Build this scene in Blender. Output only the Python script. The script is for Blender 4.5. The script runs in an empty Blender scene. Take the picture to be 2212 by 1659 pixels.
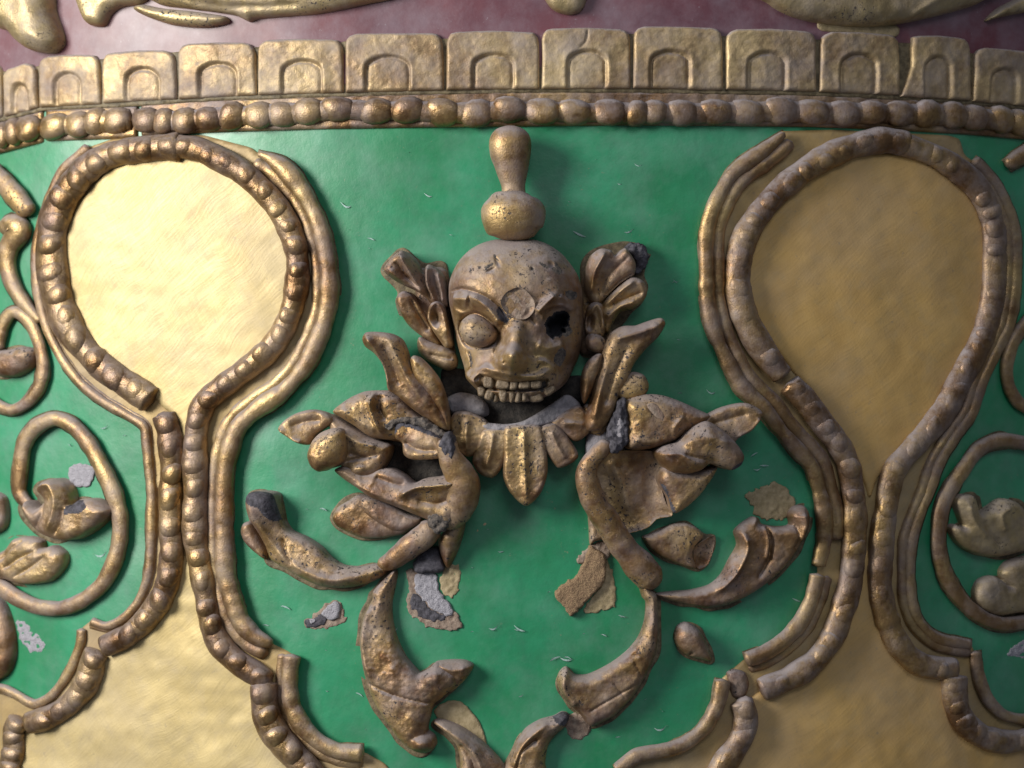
import bpy, math, random
import numpy as np
from mathutils import Vector, Matrix
random.seed(7); rng = np.random.default_rng(7)
C = bpy.data.collections.new("relief"); bpy.context.scene.collection.children.link(C)
sc = bpy.context.scene

# ------------------------------------------------------------------ camera, world, lamps
S = 0.5/2212.0            # metres per unit of the drawing (the view is about half a metre wide)
D = 4200.0                # camera distance in drawing units
RAD = 2300.0              # radius of the drum the relief is modelled on
CX, CY = 1106.0, 829.5
AX = 70.0                 # drum axis, right of the view axis
Z0 = 1.2
cam = bpy.data.cameras.new("camera"); co = bpy.data.objects.new("camera", cam); C.objects.link(co)
co.location = (0, 0, Z0); co.rotation_euler = (math.radians(90), 0, 0)
cam.sensor_width = 36; cam.lens = 36*D/2212.0; cam.clip_start = 0.01; cam.clip_end = 50
cam.dof.use_dof = True; cam.dof.focus_distance = (D-60)*S; cam.dof.aperture_fstop = 9
sc.camera = co
w = bpy.data.worlds.new("World"); sc.world = w; w.use_nodes = True
w.node_tree.nodes["Background"].inputs[0].default_value = (0.80, 0.87, 1.0, 1)
w.node_tree.nodes["Background"].inputs[1].default_value = 0.12
def lamp(name, loc, target, sx, sy, power, col):
    l = bpy.data.lights.new(name, 'AREA'); l.shape = 'RECTANGLE'; l.size = sx; l.size_y = sy
    l.energy = power; l.color = col
    o = bpy.data.objects.new(name, l); C.objects.link(o); o.location = loc
    d = Vector(target)-Vector(loc); o.rotation_euler = d.to_track_quat('-Z', 'Y').to_euler()
lamp("window_light", (-1.15, 0.25, Z0+0.42), (-0.02, D*S, Z0), 0.50, 0.65, 26, (1.0, 0.965, 0.89))
lamp("fill_light", (0.35, -0.9, Z0+1.3), (0.05, D*S, Z0), 0.9, 0.7, 8.0, (0.92, 0.94, 1.0))  # added fill lamp to brighten the right side, not a real source
sc.view_settings.view_transform = 'Standard'; sc.view_settings.look = 'None'
sc.view_settings.exposure = 0.14; sc.view_settings.gamma = 1.0
sc.render.engine = 'CYCLES'

# ------------------------------------------------------------------ drawing -> drum surface
def W(px, py, h, href=None):
    """numpy: point of the drawing (px,py) laid on the drum at height href, then raised along the drum's normal to h"""
    px = np.asarray(px, float); py = np.asarray(py, float); h = np.asarray(h, float)
    if href is None: href = h
    r0 = RAD+href
    dx = (px-CX)/D; dz = (CY-py)/D
    a = dx*dx+1; b = -2*(dx*AX+(D+RAD)); c = AX*AX+(D+RAD)**2-r0*r0
    disc = np.maximum(b*b-4*a*c, 0)
    t = (-b-np.sqrt(disc))/(2*a)
    x = dx*t; y = t; z = dz*t
    nx = (x-AX)/r0; ny = (y-(D+RAD))/r0
    k = h-href
    return np.stack([(x+nx*k)*S, (y+ny*k)*S, z*S+Z0], -1)

# zoom tiles the outlines were drawn in: origin and scale
T = dict(A=(0,0,.3125), B=(691.2,0,.3125), C=(1382.5,0,.3125), D=(0,518.4,.3125), E=(1382.5,518.4,.3125),
         F=(777.7,483.9,.3125), G=(518.4,691.3,.27344), H=(1123.3,691.3,.27344), I=(432,993.7,.3125),
         J=(1123.3,993.7,.3125), K=(0,1036.9,.375), L=(691.3,1278.9,.35156), M=(1468.9,1036.9,.37494),
         N=(1520.8,0,.3125), O=(1520.8,518.4,.3125), P=(1520.8,1140.6,.3125), Q=(950.5,553.,.15625),
         R=(950.5,656.7,.15625), X=(0,0,1.))
def tr(t, pts):
    ox, oy, s = T[t]; return [(ox+p[0]*s, oy+p[1]*s)+tuple(p[2:]) for p in pts]
def P(*seq):
    """'F',(x,y),(x,y),'I',(x,y)... -> drawing coordinates"""
    out = []; t = 'X'
    for q in seq:
        if isinstance(q, str): t = q
        else: out += tr(t, [q])
    return out

def catmull(pts, step, closed):
    p = np.array(pts, float); n = len(p); out = []
    rngi = range(n) if closed else range(n-1)
    for i in rngi:
        if closed: a, b, c, d = p[(i-1) % n], p[i], p[(i+1) % n], p[(i+2) % n]
        else: a, b, c, d = p[max(i-1,0)], p[i], p[i+1], p[min(i+2,n-1)]
        m = max(1, int(np.linalg.norm((c-b)[:2])/step))
        for k in range(m):
            t = k/m; t2 = t*t; t3 = t2*t
            out.append(.5*((2*b)+(c-a)*t*.9+(2*a*.9-(5-.4)*b+(4-.2)*c-d*.9+ (a*0))*t2+(-a*.9+(3-.2)*b-(3-.2)*c+d*.9)*t3) if False else
                       (2*t3-3*t2+1)*b+(t3-2*t2+t)*(c-a)*.42+(-2*t3+3*t2)*c+(t3-t2)*(d-b)*.42)
    if not closed: out.append(p[-1])
    return np.array(out)
def resample(c, step):
    d = np.r_[0, np.cumsum(np.linalg.norm(np.diff(c[:, :2], axis=0), axis=1))]
    n = max(2, int(d[-1]/step)+1); s = np.linspace(0, d[-1], n)
    return np.stack([np.interp(s, d, c[:, k]) for k in range(c.shape[1])], -1), d[-1]

def nearest(X, Y, A, B):
    best = np.full(X.shape, 1e18); bx = np.zeros_like(X); by = np.zeros_like(Y); bt = np.zeros_like(X)
    n = len(A)
    for i in range(n):
        ax, ay = A[i][:2]; vx, vy = B[i][0]-ax, B[i][1]-ay; l = vx*vx+vy*vy+1e-9
        t = np.clip(((X-ax)*vx+(Y-ay)*vy)/l, 0, 1); qx = ax+t*vx; qy = ay+t*vy
        dd = (X-qx)**2+(Y-qy)**2; m = dd < best
        best = np.where(m, dd, best); bx = np.where(m, qx, bx); by = np.where(m, qy, by); bt = np.where(m, (i+t)/n, bt)
    return np.sqrt(best), bx, by, bt
def inside(X, Y, poly):
    r = np.zeros(X.shape, bool); n = len(poly); j = n-1
    for i in range(n):
        xi, yi = poly[i][:2]; xj, yj = poly[j][:2]
        if yi != yj: r ^= ((yi > Y) != (yj > Y)) & (X < (xj-xi)*(Y-yi)/(yj-yi)+xi)
        j = i
    return r
_nz = [(rng.uniform(.6, 1.6), rng.uniform(0, 6.28), rng.uniform(0, 6.28)) for _ in range(22)]
def nz(X, Y, wl):
    """smooth irregular undulation, about -1..1, wavelength wl"""
    r = 0
    for f, a, ph in _nz: r = r+np.sin((X*math.cos(a)+Y*math.sin(a))*f*6.283/wl+ph)/f
    return r/5.0

# ------------------------------------------------------------------ objects
PW = {}
def finish(name, co3, faces, mats, parent=None, midx=None, smooth=True):
    co3 = np.asarray(co3); o3 = co3.mean(0)
    me = bpy.data.meshes.new(name); me.from_pydata((co3-o3).tolist(), [], faces)
    if not isinstance(mats, (list, tuple)): mats = [mats]
    for m in mats: me.materials.append(m)
    if smooth: me.polygons.foreach_set('use_smooth', [True]*len(me.polygons))
    if midx is not None: me.polygons.foreach_set('material_index', midx)
    me.update()
    o = bpy.data.objects.new(name, me); C.objects.link(o); PW[o.name] = o3
    if parent is None: o.location = o3
    else:
        o.parent = parent; o.location = o3-PW[parent.name]
    return o
def thing(name, px, py, label, cat, group=None):
    o = bpy.data.objects.new(name, None); C.objects.link(o); o.empty_display_size = .01
    p = W(px, py, 0.); o.location = p; PW[o.name] = p
    o['label'] = label; o['category'] = cat
    if group: o['group'] = group
    return o
def tag(o, label, cat, group=None):
    o['label'] = label; o['category'] = cat
    if group: o['group'] = group
    return o

def relief(name, poly, mats, parent=None, he=6, H=16, w=20, hb=-6, thick=None, step=3.0, ctrl=None, ridges=(), bumps=(),
           insets=(), hfun=None, noise=.8, nwl=38, sharp=False, regions=(), rag=0, fall=None, fold=None):
    """a modelled piece: outline in drawing units, rounded edge of width w and swell H over edge height he"""
    leafy = (mats[0] if isinstance(mats, (list, tuple)) else mats).name.startswith('aged_gilding') and name not in ('head', 'eyeball', 'drop', 'side_ledge')
    if fall is None: fall = 1.75 if leafy else 2.0
    if fold is None: fold = 1.1 if leafy else 0
    c = catmull(poly, step*1.2, True) if not sharp else resample(np.array(list(poly)+[poly[0]], float), step*1.2)[0][:-1]
    if rag:
        c = c+np.stack([nz(c[:,0], c[:,1], 14)*rag, nz(c[:,1]+50, c[:,0], 11)*rag], -1)
    A = c; B = np.roll(c, -1, 0)
    x0, y0 = c[:, 0].min()-step, c[:, 1].min()-step; x1, y1 = c[:, 0].max()+2*step, c[:, 1].max()+2*step
    xs = np.arange(x0, x1, step); ys = np.arange(y0, y1, step)
    X, Y = np.meshgrid(xs, ys)
    ins = inside(X, Y, c); d, bx, by, _ = nearest(X, Y, A, B)
    keep = ins & (d > .3*step)
    cell = keep[:-1, :-1] | keep[1:, :-1] | keep[:-1, 1:] | keep[1:, 1:]
    used = np.zeros_like(keep)
    used[:-1, :-1] |= cell; used[1:, :-1] |= cell; used[:-1, 1:] |= cell; used[1:, 1:] |= cell
    snap = used & ~keep
    Xs = np.where(snap, bx, X); Ys = np.where(snap, by, Y); ds = np.where(snap, 0, d)
    t = np.clip(ds/w, 0, 1); prof = np.power(np.clip(1-(1-t)**fall, 0, 1), 1/fall)
    base = np.zeros_like(Xs)
    if ctrl:
        ws = 0; acc = 0
        for (qx, qy, qh) in ctrl:
            k = 1/((Xs-qx)**2+(Ys-qy)**2+60); ws = ws+k; acc = acc+k*qh
        base = acc/ws
    hh = he+base+H*prof
    for (pl, rw, amp) in ridges:
        q = catmull(pl, 6, False); dd, _, _, tt = nearest(Xs, Ys, q[:-1], q[1:])
        g = (np.exp(-(dd/rw)*1.25) if amp < 0 else np.exp(-(dd/rw)**1.5))*amp*(1.5 if leafy and name != 'head' else 1.15)*np.clip(np.minimum(tt, 1-tt)*6+.25, 0, 1)
        hh = hh+g*np.clip(ds/(abs(rw)*.7+1), 0, 1)
    for (qx, qy, rx, ry, rot, amp) in bumps:
        ca, sa = math.cos(math.radians(rot)), math.sin(math.radians(rot))
        u = ((Xs-qx)*ca+(Ys-qy)*sa)/rx; v = (-(Xs-qx)*sa+(Ys-qy)*ca)/ry; r2 = u*u+v*v
        hh = hh+amp*np.exp(-r2*r2*.5-r2*.5)
    for (pl, amp, fw) in insets:
        q = catmull(pl, 5, True); dd, _, _, _ = nearest(Xs, Ys, q, np.roll(q, -1, 0)); ii = inside(Xs, Ys, q)
        s = np.clip(np.where(ii, dd, 0)/fw, 0, 1); hh = hh+amp*s*s*(3-2*s)
    if hfun is not None: hh = hfun(Xs, Ys, hh)
    if fold: hh = hh-fold*np.exp(-np.abs(nz(Xs+40, Ys, 150))*9)*np.clip(ds/8, 0, 1)+fold*.5*np.exp(-np.abs(nz(Ys, Xs-90, 60))*8)*np.clip(ds/8, 0, 1)
    if noise: hh = hh+noise*nz(Xs, Ys, nwl)*np.clip(ds/6, 0, 1)+noise*.35*nz(Ys, Xs, nwl*.3)*np.clip(ds/6, 0, 1)
    href = float(np.mean(hh[used]))
    idx = -np.ones(X.shape, int); idx[used] = np.arange(used.sum())
    V = W(Xs[used], Ys[used], hh[used], href)
    faces = []; mi = []; cj, ci = np.nonzero(cell)
    reg = None
    if regions:
        reg = np.zeros(X.shape, int)
        for k, pl in regions: reg[inside(X, Y, catmull(pl, 5, True))] = k
    a = idx[cj, ci]; b = idx[cj, ci+1]; cc = idx[cj+1, ci+1]; e = idx[cj+1, ci]
    faces = np.stack([e, cc, b, a], -1)
    if reg is not None: mi = np.maximum.reduce([reg[cj, ci], reg[cj+1, ci+1]]).tolist()
    # skirt
    E = np.concatenate([faces[:, [0, 1]], faces[:, [1, 2]], faces[:, [2, 3]], faces[:, [3, 0]]])
    key = {}
    for p_, q_ in E.tolist():
        if (q_, p_) in key: del key[(q_, p_)]
        else: key[(p_, q_)] = 1
    bd = sorted({v for e_ in key for v in e_}); bmap = {v: len(V)+i for i, v in enumerate(bd)}
    bi = np.array(bd); hx = hh[used][bi]
    low = np.full(len(bi), float(hb)) if thick is None else hx-thick
    low = np.minimum(low, hx-1)
    V2 = W(Xs[used][bi], Ys[used][bi], low, href)
    fl = faces.tolist()+[[q_, p_, bmap[p_], bmap[q_]] for (p_, q_) in key]
    if reg is not None: mi = mi+[0]*len(key)
    o = finish(name, np.concatenate([V, V2]), fl, mats, parent, mi if reg is not None else None)
    return o

def tube(name, pts, mat, parent=None, r=10, h=8, flat=.85, n=12, step=5, lump=.05, cap=True, capl=.9):
    """round moulding swept along a path; pts (x,y[,r[,h]])"""
    q = []
    for p in pts: q.append((p[0], p[1], p[2] if len(p) > 2 else r, p[3] if len(p) > 3 else h))
    c, L = resample(catmull(q, 4, False), step)
    m = len(c); tg = np.gradient(c[:, [0, 1, 3]], axis=0); tg /= np.linalg.norm(tg, axis=1)[:, None]+1e-9
    side = np.stack([-tg[:, 1], tg[:, 0], tg[:, 0]*0], -1); side /= np.linalg.norm(side, axis=1)[:, None]+1e-9
    up = np.cross(tg, side); up *= np.sign(up[:, 2:3]+1e-9)
    rr = c[:, 2].copy()*(1+lump*nz(c[:, 0], c[:, 1], 95)+lump*.5*nz(c[:, 1], c[:, 0], 34))
    if cap:
        s = np.linspace(0, L, m)
        for e in (s, L-s):
            k = np.clip(e/(rr*capl), 0.0, 1); rr = rr*np.where(k < 1, np.sqrt(1-(1-k)**2)+.06, 1)
    ang = np.linspace(0, 2*math.pi, n, endpoint=False)
    cen = c[:, [0, 1, 3]]
    pt = cen[:, None, :]+rr[:, None, None]*(np.cos(ang)[None, :, None]*side[:, None, :]+np.sin(ang)[None, :, None]*up[:, None, :]*flat)
    pt = pt.reshape(-1, 3)
    V = W(pt[:, 0], pt[:, 1], pt[:, 2], float(np.mean(cen[:, 2])))
    F = [[i*n+k, i*n+(k+1) % n, (i+1)*n+(k+1) % n, (i+1)*n+k] for i in range(m-1) for k in range(n)]
    F += [list(range(n)), [(m-1)*n+k for k in range(n)][::-1]]
    o = finish(name, V, F, mat, parent)
    import bmesh
    bm = bmesh.new(); bm.from_mesh(o.data); bmesh.ops.recalc_face_normals(bm, faces=bm.faces); bm.to_mesh(o.data); bm.free()
    return o

BM = {}
def bead_mesh(mat, k):
    key = (mat.name, k)
    if key in BM: return BM[key]
    vs = [(0, 0, 1)]; N_, M_ = 14, 8
    for i in range(1, M_):
        th = math.pi*i/M_
        for j in range(N_):
            ph = 2*math.pi*j/N_
            vs.append((math.sin(th)*math.cos(ph), math.sin(th)*math.sin(ph), math.cos(th)))
    vs.append((0, 0, -1)); vs = np.array(vs)
    r_ = np.random.default_rng(k); dirs = r_.normal(size=(7, 3)); dirs /= np.linalg.norm(dirs, axis=1)[:, None]
    amp = 1+sum(np.sin(vs@d_*3.+i)*.035 for i, d_ in enumerate(dirs)); vs = vs*amp[:, None]
    vs = np.sign(vs)*np.abs(vs)**.88
    F = [[0, 1+j, 1+(j+1) % N_] for j in range(N_)]
    for i in range(M_-2):
        a = 1+i*N_
        F += [[a+j, a+N_+j, a+N_+(j+1) % N_, a+(j+1) % N_] for j in range(N_)]
    a = 1+(M_-2)*N_; F += [[a+j, len(vs)-1, a+(j+1) % N_] for j in range(N_)]
    me = bpy.data.meshes.new('bead'); me.from_pydata(vs.tolist(), [], F); me.materials.append(mat)
    me.polygons.foreach_set('use_smooth', [True]*len(me.polygons)); me.update(); BM[key] = me
    return me
def bead(px, py, ang, rl, rs, h, rh, mat, parent, name='bead'):
    """rl: half length along direction ang (radians, y down), rs: half width, rh: half height"""
    o3 = W(px, py, h); e = 2.
    u = W(px+e*math.cos(ang), py+e*math.sin(ang), h, h)-o3; v = W(px-e*math.sin(ang), py+e*math.cos(ang), h, h)-o3
    nrm = np.cross(v, u); nrm /= np.linalg.norm(nrm); u = u/e*rl; v = v/e*rs; nrm = nrm*rh*S
    o = bpy.data.objects.new(name, bead_mesh(mat, random.randrange(6))); C.objects.link(o)
    pw = PW[parent.name]; o.parent = parent
    M4 = Matrix.Identity(4)
    for k in range(3): M4[k][0] = u[k]; M4[k][1] = v[k]; M4[k][2] = nrm[k]; M4[k][3] = o3[k]-pw[k]
    o.matrix_local = M4; PW[o.name] = o3
    return o

# ------------------------------------------------------------------ materials
def nodes(name):
    m = bpy.data.materials.new(name); m.use_nodes = True; nt = m.node_tree
    return m, nt, nt.nodes["Principled BSDF"]
class NT:
    def __init__(s, nt): s.t = nt; s.pos = None
    def n(s, typ, **kw):
        x = s.t.nodes.new(typ)
        for k, v in kw.items(): setattr(x, k, v)
        return x
    def l(s, a, b): s.t.links.new(a, b)
    def P(s, sx=1, sy=1, sz=1):
        if s.pos is None: s.pos = s.n('ShaderNodeNewGeometry')
        mp = s.n('ShaderNodeMapping'); s.l(s.pos.outputs['Position'], mp.inputs['Vector'])
        mp.inputs['Scale'].default_value = (sx/S, sy/S, sz/S); return mp.outputs[0]
    def noise(s, wl, detail=3, rough=.55, vec=None, dist=0):
        x = s.n('ShaderNodeTexNoise'); s.l(vec or s.P(), x.inputs['Vector'])
        x.inputs['Scale'].default_value = 1./wl; x.inputs['Detail'].default_value = detail
        x.inputs['Roughness'].default_value = rough; x.inputs['Distortion'].default_value = dist
        return x.outputs['Fac']
    def ramp(s, fac, stops):
        r = s.n('ShaderNodeValToRGB'); s.l(fac, r.inputs[0]); e = r.color_ramp.elements
        while len(e) < len(stops): e.new(.5)
        for el, (p, c) in zip(e, stops):
            el.position = p; el.color = (c, c, c, 1) if isinstance(c, (int, float)) else (*c, 1)
        return r.outputs[0]
    def mix(s, f, a, b):
        x = s.n('ShaderNodeMix', data_type='RGBA')
        for v, sock in ((f, x.inputs[0]), (a, x.inputs[6]), (b, x.inputs[7])):
            if isinstance(v, (int, float)): sock.default_value = v
            elif isinstance(v, tuple): sock.default_value = (*v, 1)
            else: s.l(v, sock)
        return x.outputs[2]
    def math(s, op, a, b=None, clamp=False):
        x = s.n('ShaderNodeMath', operation=op, use_clamp=clamp)
        for v, sock in ((a, x.inputs[0]), (b, x.inputs[1])):
            if v is None: continue
            if isinstance(v, (int, float)): sock.default_value = v
            else: s.l(v, sock)
        return x.outputs[0]
    def bump(s, hts, strengths, dist):
        prev = None
        for h_, st in zip(hts, strengths):
            b = s.n('ShaderNodeBump'); b.inputs['Strength'].default_value = st; b.inputs['Distance'].default_value = dist*S
            s.l(h_, b.inputs['Height'])
            if prev is not None: s.l(prev, b.inputs['Normal'])
            prev = b.outputs[0]
        return prev

def bronze(name, dark, mid, gold, dustamt=.6, metal=.75, rough=.42, goldcut=.5, pits=True, dustcol=(.30, .27, .29)):
    m, nt, b = nodes(name); q = NT(nt)
    n1 = q.noise(60, 4, .6); n2 = q.noise(14, 4, .65); n3 = q.noise(160, 2)
    col = q.mix(q.ramp(n1, [(.35, 0.), (.62, 1.)]), dark, mid)
    gm = q.math('ADD', q.math('MULTIPLY', n3, .68), q.math('MULTIPLY', n2, .32))
    col = q.mix(q.ramp(gm, [(goldcut-.10, 0.), (goldcut+.14, 1.)]), col, gold)
    # settled dust on faces turned upwards, patchy
    geo = q.n('ShaderNodeNewGeometry'); sep = q.n('ShaderNodeSeparateXYZ'); q.l(geo.outputs['Normal'], sep.inputs[0])
    up = q.math('ADD', sep.outputs[2], q.math('MULTIPLY', q.math('SUBTRACT', q.noise(26, 4, .65), .5), 1.3))
    dust = q.math('MULTIPLY', q.ramp(up, [(.18, 0.), (.75, 1.)]), dustamt)
    thin = q.math('MULTIPLY', q.ramp(q.noise(95, 5, .7), [(.42, 0.), (.70, 1.)]), dustamt*.75)
    dust = q.math('MAXIMUM', dust, thin)
    col = q.mix(dust, col, dustcol)
    pit = None
    if pits:
        pit = q.ramp(q.math('MULTIPLY', q.ramp(q.noise(7.5, 3, .7), [(.575, 0.), (.62, 1.)]), q.ramp(q.noise(80, 3), [(.50, 0.), (.58, 1.)])), [(0., 0.), (1., 1.)])
        col = q.mix(pit, col, (.03, .025, .03))
    q.l(col, b.inputs['Base Color'])
    me_ = q.math('MULTIPLY', q.math('SUBTRACT', 1., dust), metal)
    if pit is not None: me_ = q.math('MULTIPLY', me_, q.math('SUBTRACT', 1., pit))
    q.l(me_, b.inputs['Metallic'])
    ro = q.math('ADD', q.math('MULTIPLY', dust, .45), q.math('ADD', q.math('MULTIPLY', q.noise(20, 3), .25), rough-.12), clamp=True)
    q.l(ro, b.inputs['Roughness'])
    hts = [q.noise(30, 3, .5), q.noise(4.5, 3, .6)]; st = [.5, .35]
    if pit is not None: hts.append(q.math('SUBTRACT', 1., pit)); st.append(.5)
    q.l(q.bump(hts, st, 3.), b.inputs['Normal'])
    return m
M_leaf = bronze("aged_gilding", (.15, .070, .030), (.27, .165, .080), (.52, .355, .15), .72, metal=.68, rough=.44, goldcut=.56)
M_face = bronze("aged_gilding_smooth", (.17, .085, .040), (.29, .185, .095), (.50, .35, .155), .76, metal=.66, rough=.44, goldcut=.56)
M_bead = bronze("brown_gilding", (.11, .055, .024), (.20, .115, .052), (.44, .30, .13), .55, pits=False, rough=.34, goldcut=.53)
M_beadR = bronze("brown_gilding_dusty", (.13, .068, .032), (.22, .13, .065), (.43, .29, .12), .85, pits=False, rough=.40, goldcut=.55)
M_rim = bronze("pale_gilding", (.19, .105, .048), (.31, .20, .095), (.56, .41, .19), .72, rough=.43, goldcut=.56, pits=False)
M_petal = bronze("petal_gilding", (.24, .155, .085), (.35, .25, .14), (.54, .41, .22), .78, metal=.5, rough=.5, goldcut=.52, pits=False)
M_top = bronze("upper_gilding", (.26, .19, .10), (.40, .31, .17), (.55, .43, .22), .65, rough=.45)

def plate_mat(name, c1, c2, c3, metal=.55, rough=.5, stain=.35):
    m, nt, b = nodes(name); q = NT(nt)
    n1 = q.noise(120, 5, .6); n2 = q.noise(35, 4, .65)
    col = q.mix(q.ramp(n1, [(.35, 0.), (.65, 1.)]), c1, c2)
    col = q.mix(q.math('MULTIPLY', q.ramp(n2, [(.5, 0.), (.72, 1.)]), .5), col, c3)
    # brushed strokes in two directions
    def strokes(rot, wl):
        mp = q.n('ShaderNodeMapping'); g = q.n('ShaderNodeNewGeometry'); nn = q.n('ShaderNodeTexNoise'); q.l(g.outputs['Position'], nn.inputs['Vector']); nn.inputs['Scale'].default_value = 1/(210*S); nn.inputs['Detail'].default_value = 2
        vm = q.n('ShaderNodeVectorMath', operation='MULTIPLY_ADD'); q.l(nn.outputs['Color'], vm.inputs[0]); vm.inputs[1].default_value = (90*S, 0, 90*S); q.l(g.outputs['Position'], vm.inputs[2])
        q.l(vm.outputs[0], mp.inputs['Vector'])
        mp.inputs['Rotation'].default_value = (0, rot, 0)
        m2 = q.n('ShaderNodeMapping'); q.l(mp.outputs[0], m2.inputs['Vector']); m2.inputs['Scale'].default_value = (.05/S, .3/S, 1.2/S)
        return q.noise(wl, 3, .6, m2.outputs[0], .35)
    s1 = strokes(.7, 4.5); s2 = strokes(2.0, 5.5)
    st = q.math('ADD', q.math('MULTIPLY', s1, .72), q.math('MULTIPLY', s2, .28))
    col = q.mix(q.math('MULTIPLY', q.ramp(st, [(.48, 0.), (.68, 1.)]), .30), col, tuple(x*.62 for x in c1))
    sm = q.ramp(q.noise(17, 3, .6), [(.66, 0.), (.74, 1.)]); col = q.mix(q.math('MULTIPLY', sm, stain), col, (.22, .19, .17))
    du = q.ramp(q.noise(210, 4, .6), [(.40, 0.), (.65, 1.)]); col = q.mix(q.math('MULTIPLY', du, .25), col, (.33, .29, .27))
    q.l(col, b.inputs['Base Color'])
    q.l(q.math('MULTIPLY', q.math('SUBTRACT', 1., q.math('MULTIPLY', du, .4)), metal), b.inputs['Metallic'])
    q.l(q.math('ADD', q.math('MULTIPLY', st, .3), rough-.15, clamp=True), b.inputs['Roughness'])
    q.l(q.bump([st, q.noise(50, 3), q.noise(5, 2)], [.18, .07, .08], 3.), b.inputs['Normal'])
    return m
M_plateL = plate_mat("gold_leaf_pale", (.54, .42, .195), (.62, .495, .25), (.47, .38, .23), metal=.42, rough=.56)
M_plateR = plate_mat("gold_leaf_ochre", (.58, .365, .125), (.66, .43, .155), (.52, .37, .17), metal=.22, rough=.55)
M_ground = plate_mat("gold_ground", (.34, .235, .10), (.46, .33, .145), (.32, .26, .16), metal=.25, rough=.55)

def paint(name, c1, c2, c3, speck, rough=.26, filmc=(.26, .36, .34), fa=.26):
    m, nt, b = nodes(name); q = NT(nt)
    col = q.mix(q.ramp(q.noise(230, 4, .6), [(.35, 0.), (.65, 1.)]), c1, c2)
    col = q.mix(q.math('MULTIPLY', q.ramp(q.noise(60, 5, .7), [(.45, 0.), (.75, 1.)]), .6), col, c3)
    br = q.math('MULTIPLY', q.ramp(q.noise(9, 4, .7), [(.64, 0.), (.72, 1.)]), q.ramp(q.noise(120, 2), [(.48, 0.), (.58, 1.)]))
    col = q.mix(q.math('MULTIPLY', br, .45), col, speck)
    sp = q.ramp(q.noise(6, 3, .75), [(.69, 0.), (.74, 1.)]); col = q.mix(q.math('MULTIPLY', sp, .5), col, tuple(x*.35+.02 for x in c1))
    g_ = q.n('ShaderNodeNewGeometry'); ma = q.n('ShaderNodeMapping'); q.l(g_.outputs['Position'], ma.inputs['Vector']); ma.inputs['Rotation'].default_value = (0, .5, 0)
    mb = q.n('ShaderNodeMapping'); q.l(ma.outputs[0], mb.inputs['Vector']); mb.inputs['Scale'].default_value = (.035/S, .3/S, 1./S)
    stk = q.noise(9, 4, .65, mb.outputs[0], 1.6); col = q.mix(q.math('MULTIPLY', q.ramp(stk, [(.60, 0.), (.80, 1.)]), .16), col, tuple(min(1, x*1.4+.03) for x in c2))
    film = q.ramp(q.noise(150, 5, .65), [(.45, 0.), (.75, 1.)])
    col = q.mix(q.math('MULTIPLY', film, fa), col, filmc)
    q.l(col, b.inputs['Base Color'])
    q.l(q.math('ADD', q.math('MULTIPLY', q.noise(40, 5, .7), .28), rough-.05), b.inputs['Roughness'])
    b.inputs['Specular IOR Level'].default_value = .6
    b.inputs['Coat Weight'].default_value = .45; b.inputs['Coat Roughness'].default_value = .30
    q.l(q.bump([q.noise(110, 3, .5), q.noise(24, 3, .55), q.noise(5, 3, .6)], [.8, .16, .08], 4.), b.inputs['Normal'])
    return m
M_green = paint("green_enamel", (.010, .200, .078), (.024, .275, .135), (.030, .170, .092), (.25, .22, .14), rough=.34)
M_maroon = paint("maroon_enamel", (.14, .030, .045), (.095, .035, .055), (.18, .11, .14), (.32, .30, .34), rough=.48, filmc=(.29, .25, .30), fa=.42)

def plain(name, c1, c2, wl, rough, bs=.6):
    m, nt, b = nodes(name); q = NT(nt)
    q.l(q.mix(q.ramp(q.noise(wl, 4, .7), [(.4, 0.), (.6, 1.)]), c1, c2), b.inputs['Base Color'])
    b.inputs['Roughness'].default_value = rough
    q.l(q.bump([q.noise(wl*.7, 4, .7), q.noise(3, 2)], [bs, bs*.5], 4.), b.inputs['Normal'])
    return m
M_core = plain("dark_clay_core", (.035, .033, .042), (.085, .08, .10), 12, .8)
M_crumb = plain("crumbled_clay", (.05, .045, .045), (.17, .14, .12), 9, .85, 1.)
M_shade = plain("painted_shade", (.018, .016, .016), (.05, .043, .038), 16, .9, .8)  # near-black colour standing in for deep shade behind the ornament
M_bond = plain("brown_overpaint", (.085, .065, .035), (.19, .15, .085), 16, .6, .4)
M_hole = plain("socket_shade", (.010, .010, .014), (.018, .018, .024), 12, .95)  # shade inside the eye socket, painted as near-black colour
M_plaster = plain("bare_plaster", (.30, .29, .33), (.40, .39, .44), 5, .9, .9)
M_scar = plain("brown_scar", (.20, .14, .11), (.32, .25, .20), 16, .85, .7)
M_stone = plain("rough_brown_stone", (.24, .15, .09), (.34, .23, .13), 5, .85, 1.)
M_patch = plain("bare_gold_size", (.28, .22, .12), (.38, .30, .18), 22, .6, .4)
M_dust = plain("thick_grey_dust", (.22, .21, .23), (.32, .30, .33), 14, .95, .7)
M_fleck = plain("paint_fleck", (.30, .46, .43), (.46, .62, .60), 8, .4, .2)
M_dents = plain("dusty_teeth", (.15, .105, .062), (.26, .195, .13), 10, .45, .6)

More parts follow.
